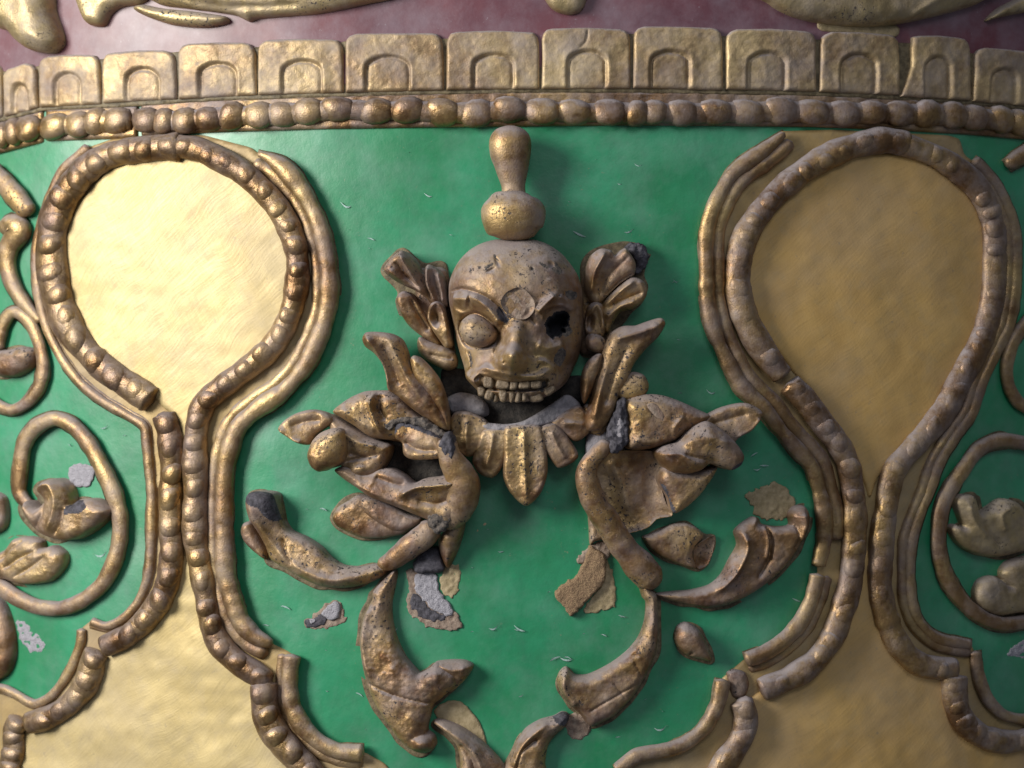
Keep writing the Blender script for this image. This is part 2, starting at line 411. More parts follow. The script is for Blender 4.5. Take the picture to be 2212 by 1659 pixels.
# ------------------------------------------------------------------ setting: the drum's painted skin
def skin(name, x0, x1, ytop, ybot, h, mat, nx=150, ny=90, thick=0):
    xs = np.linspace(x0, x1, nx); V = []; 
    X = np.repeat(xs[None, :], ny, 0)
    t = np.linspace(0, 1, ny)[:, None]
    yt = np.array([ytop(x) for x in xs])[None, :]; yb = np.array([ybot(x) for x in xs])[None, :]
    Y = yt*(1-t)+yb*t
    Hh = h+nz(X, Y, 420)*2.0+nz(Y, X, 150)*.8
    V = W(X.ravel(), Y.ravel(), Hh.ravel(), float(h))
    F = [[j*nx+i, (j+1)*nx+i, (j+1)*nx+i+1, j*nx+i+1] for j in range(ny-1) for i in range(nx-1)]
    return finish(name, V, F, mat)
bl = np.array([(-700,330),(-200,300),(0,256),(94,231),(281,223),(437,212),(687,203),(962,196),(1168,193),(1367,193),(1570,196),(1770,200),(1936,208),(2070,217),(2212,230),(2500,262),(2900,310)], float)
base_y = lambda x: float(np.interp(x, bl[:, 0], bl[:, 1]))
wall = skin("wall", -560, 2840, lambda x: base_y(x)-40, lambda x: 2150., 0., M_green)
wall['kind'] = 'structure'; wall['label'] = 'green painted curved wall behind the gilded ornament'
wall_up = skin("upper_wall", -560, 2840, lambda x: -500., lambda x: base_y(x)-20, 9., M_maroon, ny=50)
wall_up['kind'] = 'structure'; wall_up['label'] = 'maroon painted band of wall above the petal frieze'

_hk = [0]
def halo(poly, parent, g=3.6):
    c = resample(catmull(poly, 5, True), 7)[0]; area = np.sum(c[:, 0]*np.roll(c[:, 1], -1)-np.roll(c[:, 0], -1)*c[:, 1])
    t = np.roll(c, -1, 0)-np.roll(c, 1, 0); t /= np.linalg.norm(t, axis=1)[:, None]+1e-9
    n_ = np.stack([t[:, 1], -t[:, 0]], -1)*(1 if area > 0 else -1)
    q = c+n_*(g+nz(c[:, :1], c[:, 1:2], 60)*2.0)
    _hk[0] += 1
    return relief('bonding_edge', q[::1], M_bond, parent, he=.7+.035*(_hk[0] % 40), H=0.01, w=3, hb=-2, step=5, sharp=True, noise=0)
def halo_tube(pts, parent, r, g=3.5):
    _hk[0] += 1
    p = [(a[0], a[1], (a[2] if len(a) > 2 else r)+g) for a in pts]
    return tube('bonding_edge', p, M_bond, parent, r=r+g, h=.6, flat=.5/(r+g)*(1+.12*(_hk[0] % 12)), lump=.08, step=5, n=8, cap=False)
# ------------------------------------------------------------------ petal frieze
fr = thing('petal_frieze', 1106, 130, 'gilded frieze of square lotus petals with arch shaped centres along the top', 'frieze')
pet = [(-70,2,135,.5),(6,79,139,.5),(82,215,117,.5),(219,378,109,.55),(383,552,92,.5),(556,741,83,.5),(745,958,70,.45),(963,1166,66,.5),
       (1170,1364,59,.52),(1368,1563,56,.42),(1569,1766,62,.46),(1773,1946,70,.5),(1962,2100,77,.48),(2105,2240,105,.5),(2244,2380,128,.5)]
for k, (a, b, ty, ac) in enumerate(pet):
    ya, yb = base_y(a)-3, base_y(b)-3; wd = b-a; nt_ = 9 if k != 11 else 4
    tilt = (base_y(b)-base_y(a))*.8
    la = a-(0 if k != 12 else -8)
    poly = [(a, ya), (a+1, (ya+ty)/2), (a+1, ty+26), (a+4, ty+14-tilt*.3), (a+11, ty+5-tilt*.3), (a+24, ty+1-tilt*.3), (a+wd*.5, ty), (b-26, ty+2+tilt*.3), (b-13, ty+5+tilt*.3), (b-5, ty+14+tilt*.3), (b-2, ty+27+tilt*.3), (b-1, (yb+ty)/2), (b, yb)]
    if k == 12: poly = [(a-13, ya)]+[(p[0]+8, p[1]) if i < 3 else p for i, p in enumerate(poly[1:])]
    poly = [(x+random.uniform(-1, 1), y+random.uniform(-1.2, 1.2)) for x, y in poly]
    cxx = a+wd*ac+random.uniform(-4, 4); aw = wd*random.uniform(.19, .225); ay = ty+(ya-ty)*random.uniform(.35, .42); yy = (ya+yb)/2+3
    arch = [(cxx-aw, yy+8), (cxx-aw, ay+26), (cxx-aw*.85, ay+12), (cxx-aw*.4, ay+2), (cxx, ay-1), (cxx+aw*.5, ay+2), (cxx+aw*.9, ay+13), (cxx+aw, ay+28), (cxx+aw, yy+8)]
    ar2 = arch+[(cxx+aw, yy+30), (cxx-aw, yy+30)]
    rd = [(arch, 3.6, -9.), ([(p[0]*1.0+(7 if p[0] > cxx else -7), p[1]-(6 if abs(p[0]-cxx) < aw*.95 else 0)) for p in arch], 6, 2.)]
    if k == 8: rd.append(([(1269,62),(1268,82),(1262,95),(1250,103)], 3, -4))
    relief('petal', poly, M_petal, fr, he=15, H=7, w=8, hb=-4, step=2.6 if 0 < k < 14 else 5, ridges=rd, sharp=True,
           insets=[(ar2, -3.5, 3.)], noise=1.0, nwl=55, ctrl=[(a, ty, 2), (b, ya, -2)])
    # outer band of each petal swells slightly
fx = np.linspace(-120, 2380, 60); ftop = lambda x: float(np.interp(x, [p[0]+30 for p in pet], [p[2] for p in pet]))+17
relief('backing_strip', [(x, ftop(x)) for x in fx]+[(x, base_y(x)+7) for x in fx[::-1]], M_bond, fr, he=10, H=.5, w=4, hb=-3, step=6, sharp=True, noise=.6)
relief('gold_patch', P('N',(800,150),(1050,165),(1330,175),(1335,250),(1200,250),(1000,225),(810,210)), M_patch, fr, he=10, H=1, w=4, step=5)

# ------------------------------------------------------------------ bead moulding
mo = thing('bead_moulding', 1106, 242, 'gilded moulding of round beads running under the petal frieze, broken near its left end', 'moulding')
def strip(x0, x1, oy=0):
    xs = np.linspace(x0, x1, max(3, int((x1-x0)/60)))
    top = [(x, base_y(x)+3+oy) for x in xs]; bot = [(x, base_y(x)+79-abs(x-1106)*.008+oy) for x in xs[::-1]]
    relief('backing_strip', top+bot, M_beadR, mo, he=5, H=5, w=6, hb=-4, step=5, sharp=True, noise=1.2)
strip(-120, 90, 4); strip(97, 294, 3); strip(303, 2330)
bx_ = [(-70,306),(-38,300),(-8,292)]+tr('A', [(30,935),(110,915),(200,895),(390,872),(545,858),(670,845),(820,835),(1010,832),(1140,837),(1280,835),(1450,818),(1610,802),(1790,800),(1960,790),(2140,780)]) + \
     tr('B', [(130,760),(395,768),(610,767),(850,780),(1085,782),(1310,768),(1530,772),(1760,780),(1995,780)])+tr('C', [(-25,785),(60+40,780),(290,788),(520,782),(740,775),(970,772),(1180,780),(1400,785),(1600,785),(1790,790),(1975,790)]) + \
     tr('N', [(1720,802),(1870,820),(2050,835),(2190,852)])+[(2255,270),(2300,276)]
tube('cord', [p for p in bx_ if p[0] < 92], M_bead, mo, r=23, h=8, flat=.8, capl=.3)
tube('cord', [(104,274)]+[p for p in bx_ if 100 < p[0] < 290]+[(288,258)], M_bead, mo, r=23, h=8, flat=.8, capl=.3)
tube('cord', [(308,260)]+[p for p in bx_ if p[0] > 310], M_beadR, mo, r=23, h=8, flat=.8, capl=.3)
for i, p in enumerate(bx_):
    pl = bx_[i-1] if i else (p[0]-40, p[1]); pn = bx_[i+1] if i < len(bx_)-1 else (p[0]+40, p[1])
    gap = min(abs(p[0]-pl[0]), abs(pn[0]-p[0]))
    ang = math.atan2(pn[1]-pl[1], pn[0]-pl[0])
    rl = min(abs(pn[0]-pl[0])*.25, 36)
    bead(p[0], p[1]+random.uniform(-1.5, 1.5), ang, rl+4, random.uniform(28, 31), 11, random.uniform(21, 25), M_bead if i < 22 else M_beadR, mo)

# ------------------------------------------------------------------ medallions
def beaded(parent, name, pts, r, mat, matc, h=12, sp=1.5, prom=1.12, jit=.12):
    cord = tube('cord', [(p[0], p[1]) for p in pts], matc, parent, r=r*1.0, h=h, flat=.86, n=16, lump=.06, capl=.35)
    c, L = resample(catmull([(p[0], p[1]) for p in pts], 3, False), 2.)
    s = r*sp*.5
    while s < L-r*.4:
        i = int(s/L*(len(c)-1)); i0 = max(0, i-4); i1 = min(len(c)-1, i+4)
        ang = math.atan2(c[i1][1]-c[i0][1], c[i1][0]-c[i0][0])
        k = 1+random.uniform(-jit, jit); step_ = r*sp*k
        wq = random.uniform(.94, 1.06); bead(c[i][0]+random.uniform(-1, 1), c[i][1]+random.uniform(-1, 1), ang, step_*.53, r*prom*wq*.86, h+r*.22*prom, r*prom*wq*.82, mat, cord)
        s += step_
    return cord
mL = thing('teardrop_medallion', 388, 600, 'pale bright gold round medallion at left in a brown beaded frame', 'medallion', 'beaded medallions')
OL1 = P('X',(194,316),(131,375),(94,469),(77,550),(84,643),(103,712),(134,775),(175,828),(225,868),(281,900),(312,922),(319,972),(325,1034),(328,1074),(326,1187),(319,1247),(300,1296),(270,1333),(232,1352),(195,1341))
OL2 = P('X',(176,1356),(175,1385),(165,1416),(146,1457),(112,1502),(75,1521),(30,1498),(0,1487),(-40,1490))
OR1 = P('X',(556,331,6),(585,343,13),(618,368),(653,412),(680,460),(700,520),(711,590),(711,650),(700,700),(687,735),(660,790),(612,845),(556,884),(516,921),(497,971),(487,1018),(484,1074),(484,1149),(487,1224),(499,1281),(518,1337),(550,1374),(590,1392,9))
OR2 = P('X',(632,1412),(626,1461),(630,1517),(652,1566),(690,1603),(735,1624),(787,1626))
gp = [(p[0], p[1]) for p in OL1]+[(p[0], p[1]) for p in OL2[:-1]]+[(-80,1490),(-80,1740),(900,1740),(830,1650)]+[(p[0], p[1]) for p in OR2[::-1]]+[(p[0], p[1]) for p in OR1[::-1]]+[(540,318),(440,292),(344,290),(240,300)]
relief('gold_ground', gp, M_ground, mL, he=3, H=3, w=5, step=8, sharp=True, noise=.8)
relief('disc', P('X',(340,330),(420,330),(490,350),(560,400),(605,460),(630,530),(635,610),(615,700),(570,765),(515,808),(460,840),(430,870),(414,910),(404,1010),(396,1010),(385,915),(350,880),(320,850),(260,815),(200,760),(155,690),(132,600),(140,510),(170,440),(230,370),(290,340)),
       M_plateL, mL, he=8, H=5, w=12, step=6, noise=1.0, nwl=160)
relief('lower_plate', P('X',(398,1200),(425,1230),(446,1292),(457,1348),(476,1393),(514,1431),(562,1461),(574,1536),(592,1581),(630,1626),(690,1740),(-60,1740),(22,1652),(30,1577),(64,1562),(142,1528),(176,1494),(195,1457),(225,1397),(311,1344),(345,1299),(372,1240)),
       M_plateL, mL, he=8, H=3, w=12, step=8, noise=1.5, nwl=140)
beaded(mL, 'cord', P('X',(396,317),(344,319),(291,325),(244,334),(200,356),(162,394),(134,437),(116,487),(112,550),(118,606),(132,665),(158,721),(194,765),(231,800),(281,834),(330,868)), 30, M_bead, M_bead, h=17, sp=1.85, prom=.99)
beaded(mL, 'cord', P('X',(352,892),(366,934),(372,987),(372,1025),(369,1059),(369,1131),(371,1194),(364,1254),(345,1299),(311,1344),(274,1374),(222,1398)), 25, M_bead, M_bead, h=17, sp=2.15, prom=1.08)
beaded(mL, 'cord', P('X',(212,1404),(202,1425),(195,1457),(176,1494),(142,1528),(101,1551),(58,1563)), 25, M_bead, M_bead, h=17, prom=1.0, sp=1.8)
beaded(mL, 'cord', P('X',(44,1550),(30,1577),(30,1622),(18,1665),(0,1720)), 22, M_bead, M_bead, h=15)
beaded(mL, 'cord', P('X',(378,316),(430,323),(469,341),(516,366),(559,403),(597,444),(622,487),(639,534),(644,581),(641,621),(631,668),(612,712),(581,756),(537,793),(487,831),(444,868),(428,909),(423,950),(422,1006),(424,1059),(422,1104),(424,1168),(435,1232),(446,1292),(457,1348),(476,1393),(514,1431),(560,1460),(573,1476)), 26, M_bead, M_bead, h=17, sp=1.95, prom=.96)
beaded(mL, 'cord', P('X',(570,1472),(574,1536),(592,1581),(630,1626),(690,1690)), 29, M_bead, M_bead, h=17, sp=1.7, prom=1.05)
for pth, r_ in ((OL1, 10), (OL2, 10), (OR1, 20), (OR2, 19)):
    halo_tube(pth, mL, r_, 3)
    tube('outer_rim', pth, M_rim, mL, r=r_, h=r_*1.05, lump=.08, step=5, capl=.45)

def offs(pts, d):
    p = np.array([(a[0], a[1]) for a in pts], float); t = np.gradient(p, axis=0); t /= np.linalg.norm(t, axis=1)[:, None]
    return [(x-ty_*d, y+tx_*d) for (x, y), (tx_, ty_) in zip(p.tolist(), t.tolist())]
tube('inner_ledge', offs(OR1, 23), M_rim, mL, r=15, h=7, flat=.85, lump=.1, step=6)
tube('inner_ledge', offs(OR2, 20), M_rim, mL, r=12, h=4, flat=.7, lump=.1, step=6)
tube('inner_ledge', offs(OL1, -9), M_rim, mL, r=7, h=4, flat=.8, lump=.1, step=6)
mR = thing('teardrop_medallion', 1880, 600, 'dull ochre teardrop medallion at right, pointed at its foot, in a dusty beaded frame', 'medallion', 'beaded medallions')
PL1 = P('X',(1696,287,8),(1646,328),(1583,375),(1546,437),(1527,500),(1526,581),(1528,643),(1540,706),(1565,768),(1599,831),(1646,878),(1677,918),(1714,962),(1752,1006),(1769,1059),(1780,1112),(1780,1168),(1767,1225))
PL2 = P('X',(1767,1238),(1754,1292),(1731,1341),(1694,1382),(1649,1412),(1608,1426))
PL3 = P('X',(1562,1466),(1551,1521),(1525,1569),(1491,1599),(1450,1618),(1377,1632),(1330,1668))
PR1 = P('X',(2100,345),(2130,372),(2164,422),(2188,484),(2195,540),(2194,600),(2190,643),(2178,706),(2148,768),(2119,831),(2099,893),(2065,940),(2028,1000),(2005,1067),(1986,1112),(1968,1168),(1964,1224),(1968,1299),(1986,1344),(2024,1378),(2069,1389),(2099,1393))
PR2 = P('X',(2106,1405),(2114,1461),(2133,1509),(2166,1543),(2211,1554),(2260,1556))
g2 = [(p[0], p[1]) for p in PL1[::-1]]+[(1640,290),(1636,284),(1800,280),(2050,292),(2075,300),(2085,335)]+[(p[0], p[1]) for p in PR1+PR2]+[(2300,1556),(2300,1740),(1330,1740)]+[(p[0], p[1]) for p in PL3[::-1]]+[(p[0], p[1]) for p in PL2[::-1]]
relief('gold_ground', g2, M_ground, mR, he=3, H=3, w=5, step=8, sharp=True, noise=.8)
relief('disc', P('X',(1905,330),(1980,340),(2050,380),(2110,440),(2135,520),(2135,610),(2120,690),(2090,760),(2050,830),(2010,900),(1950,970),(1900,1030),(1881,1075),(1868,1040),(1830,960),(1760,860),(1680,760),(1620,680),(1605,600),(1620,520),(1670,440),(1740,370),(1820,335)),
       M_plateR, mR, he=8, H=5, w=12, step=6, noise=1.0, nwl=160)
relief('lower_plate', P('X',(1868,1190),(1885,1200),(1900,1262),(1911,1322),(1930,1374),(1956,1412),(1994,1438),(2058,1450),(2060,1500),(2084,1562),(2121,1596),(2166,1611),(2300,1603),(2300,1740),(1500,1740),(1563,1644),(1608,1573),(1620,1510),(1713,1461),(1761,1427),(1799,1374),(1836,1262)),
       M_plateR, mR, he=8, H=3, w=12, step=8, noise=1.5, nwl=140)
kw = dict(h=17, sp=2.0, prom=.91, jit=.35)
beaded(mR, 'cord', P('X',(1962,312),(1905,303),(1833,319),(1771,347),(1721,381),(1677,419),(1640,462),(1612,506),(1598,550),(1593,612),(1605,675),(1630,728),(1658,771),(1693,815)), 28, M_beadR, M_beadR, **kw)
beaded(mR, 'cord', P('X',(1702,826),(1740,865),(1777,915),(1811,959),(1833,1006),(1841,1059),(1846,1112),(1844,1187),(1836,1262),(1818,1322),(1799,1374),(1761,1427),(1713,1461),(1640,1492)), 26, M_beadR, M_beadR, **kw)
beaded(mR, 'cord', P('X',(1600,1510),(1611,1545),(1606,1583),(1586,1620),(1556,1660),(1520,1720)), 26, M_beadR, M_beadR, **kw)
beaded(mR, 'cord', P('X',(1945,310),(2021,337),(2071,369),(2108,403),(2133,447),(2147,500),(2148,550),(2147,612),(2141,659),(2125,721),(2098,778),(2071,825),(2045,878),(2010,925),(1965,975),(1932,1015),(1920,1059),(1913,1104),(1906,1149),(1902,1206),(1900,1262),(1911,1322),(1930,1374),(1956,1412),(1994,1438),(2066,1446)), 25, M_beadR, M_beadR, **kw)
beaded(mR, 'cord', P('X',(2060,1456),(2065,1521),(2084,1562),(2121,1590),(2166,1602),(2211,1598),(2270,1590)), 26, M_beadR, M_beadR, **kw)
for pth, r_ in ((PL1, 17), (PL2, 17), (PL3, 16), (PR1, 12), (PR2, 13)):
    halo_tube(pth, mR, r_, 3)
    tube('outer_rim', pth, M_rim, mR, r=r_, h=r_*1.1, lump=.08, step=5, capl=.45)

tube('inner_ledge', offs(PL1[:-1], -24), M_rim, mR, r=17, h=10, flat=.95, lump=.08, step=6)
tube('inner_ledge', offs(PL2, -20), M_rim, mR, r=12, h=4, flat=.75, lump=.08, step=6)
tube('inner_ledge', offs(PR1, 16), M_rim, mR, r=12, h=8, flat=.95, lump=.08, step=6)
# ------------------------------------------------------------------ top ornaments (cut by the frame)
GR = dict(leaf_scroll='gilded leaves along the top edge', leaf_tip='gilded leaves along the top edge', acanthus_scroll='acanthus scrolls below the skull', leaf_bud='leaf buds among the side vines', leaf_edge='leaf edges cut by the left border')
def single(name, label, cat, poly, mat=None, group=None, **kw):
    group = group or GR.get(name)
    o = tag(relief(name, poly, mat or M_leaf, None, **kw), label, cat, group)
    halo(poly, o); return o
single('scroll_end', 'dusty rounded scroll end in the top left corner of the maroon wall', 'ornament', P('A',(-90,-120),(240,-120),(290,60),(345,210),(350,290),(300,345),(230,350),(140,330),(60,270),(0,200),(-90,160)), M_top, he=18, H=50, w=42, ctrl=[(40,0,8)], step=4)
single('leaf_scroll', 'small pointed gilded curl above the second petal of the frieze', 'leaf', P('A',(480,-120),(510,20),(545,110),(580,160),(640,175),(690,165),(730,90),(800,40),(920,20),(980,-20),(980,-120)), M_top, he=16, H=28, w=24, step=4)
single('leaf_scroll', 'slim gilded leaf lying along the maroon wall at upper left', 'leaf', P('A',(910,60),(960,25),(1100,50),(1300,70),(1480,95),(1550,110),(1560,150),(1440,180),(1300,180),(1150,160),(1000,110)), M_top, he=16, H=22, w=16, step=4)
single('leaf_scroll', 'long broad gilded leaf cut by the top edge left of centre', 'leaf', P('A',(980,-130),(1050,10),(1250,45),(1450,70),(1600,95),(1700,140),(1760,120),(2000,100),(2212,80),'B',(300,15),(500,-30),(600,-130)), M_top, he=14, H=34, w=34, step=5, ridges=[(P('A',(1200,-20),(1600,50),(2100,30)), 10, -8)])
single('leaf_tip', 'small dark gilded tip at the top edge above the middle petals', 'leaf', P('B',(1530,-120),(1570,10),(1630,70),(1720,95),(1800,75),(1840,10),(1850,-120)), M_top, he=14, H=20, w=22, step=4)
single('leaf_scroll', 'large broad gilded leaf cut by the top edge at right', 'leaf', P('N',(380,-130),(480,10),(620,90),(800,140),(1000,165),(1200,172),(1400,150),(1600,110),(1800,60),(1960,0),(2080,-130)), M_top, he=16, H=34, w=34, step=5, ridges=[(P('N',(1430,110),(1560,20),(1700,-60)), 7, 7)])
single('leaf_tip', 'thin dark gilded spike in the top right corner', 'leaf', P('N',(1965,140),(2040,60),(2150,0),(2290,-60),(2290,60),(2160,95),(2060,115)), M_top, he=12, H=22, w=12, step=4)

# ------------------------------------------------------------------ skull mask
sk = thing('skull_mask', 1110, 690, 'gilded skull mask with one bulging eye and one empty socket, topped by a finial', 'mask')
HO = P('F',(1060,74),(1180,80),(1290,110),(1390,170),(1462,245),(1520,330),(1555,430),(1566,560),(1562,700),(1552,820),(1530,920),(1488,1010),(1440,1090),(1380,1145),(1300,1190),(1200,1222),(1080,1232),(960,1226),(880,1204),(810,1165),(760,1115),(715,1065),(690,985),(662,900),(630,790),(605,650),(582,520),(582,400),(612,310),(660,230),(730,160),(820,110),(920,84))
HH = 128.
def headf(X, Y, h):
    # forehead fullest at mid height, jaw falling back a little
    k = np.clip((Y-785)/50, 0, 1); return h+k*k*(3-2*k)*30-np.clip((600-Y)/100, 0, 1)**2*8
sock = P('Q',(1475,900),(1500,850),(1560,830),(1580,785),(1650,775),(1720,755),(1775,790),(1800,830),(1780,900),(1790,960),(1740,1000),(1760,1060),(1690,1080),(1650,1120),(1590,1110),(1550,1155),(1505,1100),(1465,1080),(1475,1010),(1445,960))
mouth = P('R',(470,1040),(560,965),(700,1005),(900,1060),(1100,1065),(1350,1035),(1500,1030),(1520,1080),(1440,1190),(1200,1215),(900,1212),(620,1200),(520,1130))
head = relief('head', HO, [M_face, M_hole, M_core, M_rim, M_crumb], sk, he=22, H=HH, w=150, hb=0, step=2.1, fall=2.3, noise=1.1, nwl=70, hfun=headf,
   bumps=[(1029,716,58,50,20,-20), (1207,705,36,34,0,-14), (1150,700,20,60,0,0), (1107,780,31,27,0,60), (1114,742,20,42,5,32), (1143,790,18,16,0,16), (1080,789,14,12,0,12),
          (1175,797,24,20,20,12), (1050,806,26,12,-5,8), (1018,822,26,13,10,9), (1230,770,30,60,10,-6), (1003,770,20,28,0,-7), (1235,650,26,22,0,-7),
          (1075,566,4,11,-30,-7), (1061,584,10,3,-25,-6), (1192,572,8,5,50,-5),(1149,582,3.5,4,0,-5),(1092,784,3,3,0,-7)],
   ridges=[(P('Q',(560,1275),(440,1265),(330,1210),(262,1120),(230,1010),(270,885),(370,810),(480,785),(610,840),(725,930),(800,1050),(790,1160),(690,1240),(560,1275)), 4.5, -15), (P('Q',(150,590),(300,600),(400,620)), 11, 17), (P('Q',(430,570),(560,640),(680,740),(780,860),(840,960)), 12, 24),
           (P('Q',(110,480),(300,450),(480,500),(650,570),(800,690),(880,800),(930,900)), 4.2, -13),
           (P('Q',(130,700),(300,790),(500,760),(700,860),(810,980)), 6, 6),
           (P('Q',(1340,800),(1450,680),(1590,550)), 8.5, 24), (P('Q',(1640,560),(1760,640),(1850,760)), 9, 9),
           (P('R',(530,930),(640,880),(800,940),(1000,985),(1200,1005),(1400,985),(1540,890)), 7.5, 15),
           (P('R',(1330,780),(1450,800),(1560,880),(1560,960)), 7, 8),
           (P('R',(360,650),(400,720),(425,800),(410,880),(320,945)), 2.6, -10),
           (P('R',(300,990),(420,1060),(560,1080)), 10, 12), (P('Q',(880,960),(800,1150),(760,1330),(830,1480)), 3.5, -6), (P('R',(430,560),(560,640),(760,620)), 8, 6), (P('R',(1330,560),(1500,620),(1720,560)), 12, 9), (P('Q',(1420,900),(1440,760),(1560,700),(1700,690),(1820,760)), 5, 8), (P('Q',(1200,700),(1240,860),(1340,960)), 4, -8), (P('R',(520,1165),(800,1195),(1100,1205),(1400,1185)), 2.5, -8),
           (P('R',(1230,1250),(1450,1310),(1560,1240)), 6, 5)],
   insets=[(sock, -46, 9), (mouth, -17, 4)], regions=[(3, P('R',(1300,540),(1480,520),(1590,540),(1760,490),(1700,600),(1640,690),(1560,720),(1500,780),(1400,760),(1320,770))), (4, P('Q',(1740,500),(1790,480),(1900,500),(1890,570),(1820,600),(1760,580))),
   (4, P('Q',(1590,60),(1640,130),(1690,200),(1650,250),(1590,230),(1540,180),(1590,150))), (4, P('Q',(1370,90),(1440,110),(1510,150),(1480,170),(1400,140))), (4, P('Q',(1262,170),(1300,165),(1300,205),(1270,210))),
   (4, P('Q',(610,170),(700,120),(760,95),(700,145),(630,185))), (4, P('Q',(740,0),(790,60),(830,70),(780,20),(760,-40))), (4, P('R',(1720,330),(1800,310),(1830,370),(1790,420),(1740,450),(1700,430))), (4, P('R',(1600,700),(1700,600),(1740,640),(1720,760),(1650,860),(1580,800))),
   (4, P('R',(1380,1100),(1450,1070),(1470,1160),(1400,1220),(1370,1160))), (4, P('R',(380,640),(410,700),(432,800),(415,880),(400,800),(395,720))), (4, P('Q',(560,900),(630,930),(640,1000),(600,1040),(565,980))), (1, sock), (2, P('Q',(830,700),(900,800),(960,880),(930,920),(850,900),(800,780)))])
def hh_at(x, y, extra):  # height of the head's surface about a point, for the pieces set on it
    c = np.array(HO); A = c; B = np.roll(c, -1, 0)
    d, _, _, _ = nearest(np.array([float(x)]), np.array([float(y)]), A, B); t = min(1, d[0]/150)
    return float(headf(np.array([x*1.]), np.array([y*1.]), 22+HH*(1-(1-t)**2.3)**(1/2.3))[0])+extra
relief('eyeball', P('Q',(245,1010),(280,900),(370,825),(480,800),(600,850),(710,940),(785,1050),(775,1150),(680,1225),(560,1262),(440,1250),(345,1200),(280,1120)), M_face, head, he=hh_at(1030,716,-6), H=42, w=38, thick=25, step=2.0, noise=.5)
relief('forehead_eye', P('Q',(840,625),(900,520),(990,462),(1100,432),(1220,510),(1300,620),(1312,720),(1262,815),(1170,875),(1050,865),(930,800),(862,710)), M_scar, head, he=hh_at(1118,653,6), H=-7, w=9, thick=14, step=2.2, noise=1.6, nwl=24)
for q in ([(608,1005),(735,1005),(722,1155),(605,1140)],[(800,1045),(955,1055),(945,1172),(775,1160)],[(975,1065),(1085,1065),(1050,1180),(960,1180)],[(1100,1070),(1240,1058),(1242,1160),(1090,1172)],[(1255,1058),(1400,1045),(1390,1155),(1255,1160)],[(1480,1060),(1545,1035),(1550,1105),(1485,1125)],
          [(515,1120),(630,1165),(612,1265),(530,1270)],[(650,1185),(755,1190),(705,1330),(612,1300)],[(745,1225),(800,1230),(795,1350),(735,1345)],[(810,1195),(930,1190),(912,1352),(835,1340)],[(950,1205),(1045,1215),(1010,1352),(962,1350)],[(1060,1215),(1120,1220),(1105,1352),(1030,1350)],[(1130,1225),(1205,1215),(1195,1345),(1122,1345)],[(1222,1195),(1380,1215),(1430,1320),(1330,1358),(1235,1335)],[(1440,1160),(1560,1120),(1600,1190),(1500,1270),(1440,1230)]):
    pp = P('R', *q); mx = sum(a[0] for a in pp)/len(pp); my = sum(a[1] for a in pp)/len(pp)
    relief('tooth', pp, M_dents, head, he=hh_at(mx, my, -8 if my < 838 else 7)+random.uniform(-1, 1), H=7, w=6, thick=14, step=1.5, noise=.3)
tube('finial', [(1102,272,10,50),(1102,277,26,50),(1102,286,37,50),(1102,298,44,50),(1102,314,47,50),(1103,333,44,50),(1105,352,39,50),(1107,377,32,50),(1109,403,25,51),(1110,424,26,54)], M_face, sk, n=20, step=4, lump=.02, cap=False)
tube('knob', [(1110,413,18,60),(1110,418,34,60),(1109,426,48,61),(1109,438,60,62),(1109,454,68,63),(1109,470,70,64),(1109,484,67,64),(1109,496,61,64),(1110,506,51,64),(1110,514,38,64),(1110,519,20,64)], M_face, sk, n=26, step=4, lump=.02, cap=False, flat=.8)

# ear fans
relief('ear_fan', P('F',(165,320),(215,240),(285,182),(340,215),(385,270),(410,320),(435,345),(440,300),(470,275),(530,310),(572,365),(590,450),(600,560),(540,575),(480,545),(435,500),(370,455),(300,425),(225,380)), M_leaf, sk, he=30, H=14, w=13, hb=-4, step=2.4,
       ctrl=P('F',(200,270,42),(560,500,5),(500,300,20)), ridges=[(P('F',(285,210),(350,330),(430,470),(500,540)), 8, 12), (P('F',(465,300),(470,420),(520,540)), 5, 11), (P('F',(535,330),(560,440),(570,540)), 5, 8), (P('F',(210,320),(320,400),(440,480)), 6, 7), (P('F',(430,350),(450,440),(490,530)), 4, -9), (P('F',(250,260),(330,370),(420,450)), 5, -7)])
relief('ear_curl', P('F',(248,530),(270,480),(310,462),(360,490),(400,550),(440,620),(480,700),(520,780),(545,835),(480,815),(400,762),(330,700),(280,620)), M_leaf, sk, he=20, H=16, w=14, step=2.4, ctrl=P('F',(290,500,25),(500,780,8)), ridges=[(P('F',(350,520),(400,620),(470,740)), 6, -10)])
relief('ear', P('F',(465,600),(485,550),(530,528),(575,560),(600,650),(622,760),(635,840),(590,855),(540,795),(492,725),(462,655)), M_face, sk, he=50, H=16, w=12, hb=10, step=2.2, bumps=[(940,687,9,16,-15,-24)], ridges=[(P('F',(480,600),(530,545),(580,600),(610,760)), 5, 8)])
relief('ear_curl', P('F',(388,810),(410,778),(470,805),(560,840),(640,880),(665,940),(655,990),(600,1012),(530,985),(450,940),(398,885)), M_face, sk, he=28, H=24, w=22, step=2.6, ridges=[(P('F',(480,900),(560,920),(640,930)), 6, -6)])
relief('ear_fan', P('F',(1580,500),(1556,400),(1566,300),(1600,215),(1665,168),(1740,180),(1765,215),(1830,165),(1865,200),(1905,270),(1900,345),(1860,370),(1790,420),(1700,510),(1640,560)), M_leaf, sk, he=32, H=16, w=14, step=2.4,
       ctrl=P('F',(1620,500,6),(1700,220,26),(1880,220,34)), ridges=[(P('F',(1600,480),(1620,330),(1690,200)), 6, 12), (P('F',(1660,500),(1720,360),(1860,220)), 10, -5), (P('F',(1700,500),(1790,400),(1890,340)), 5, -8)])
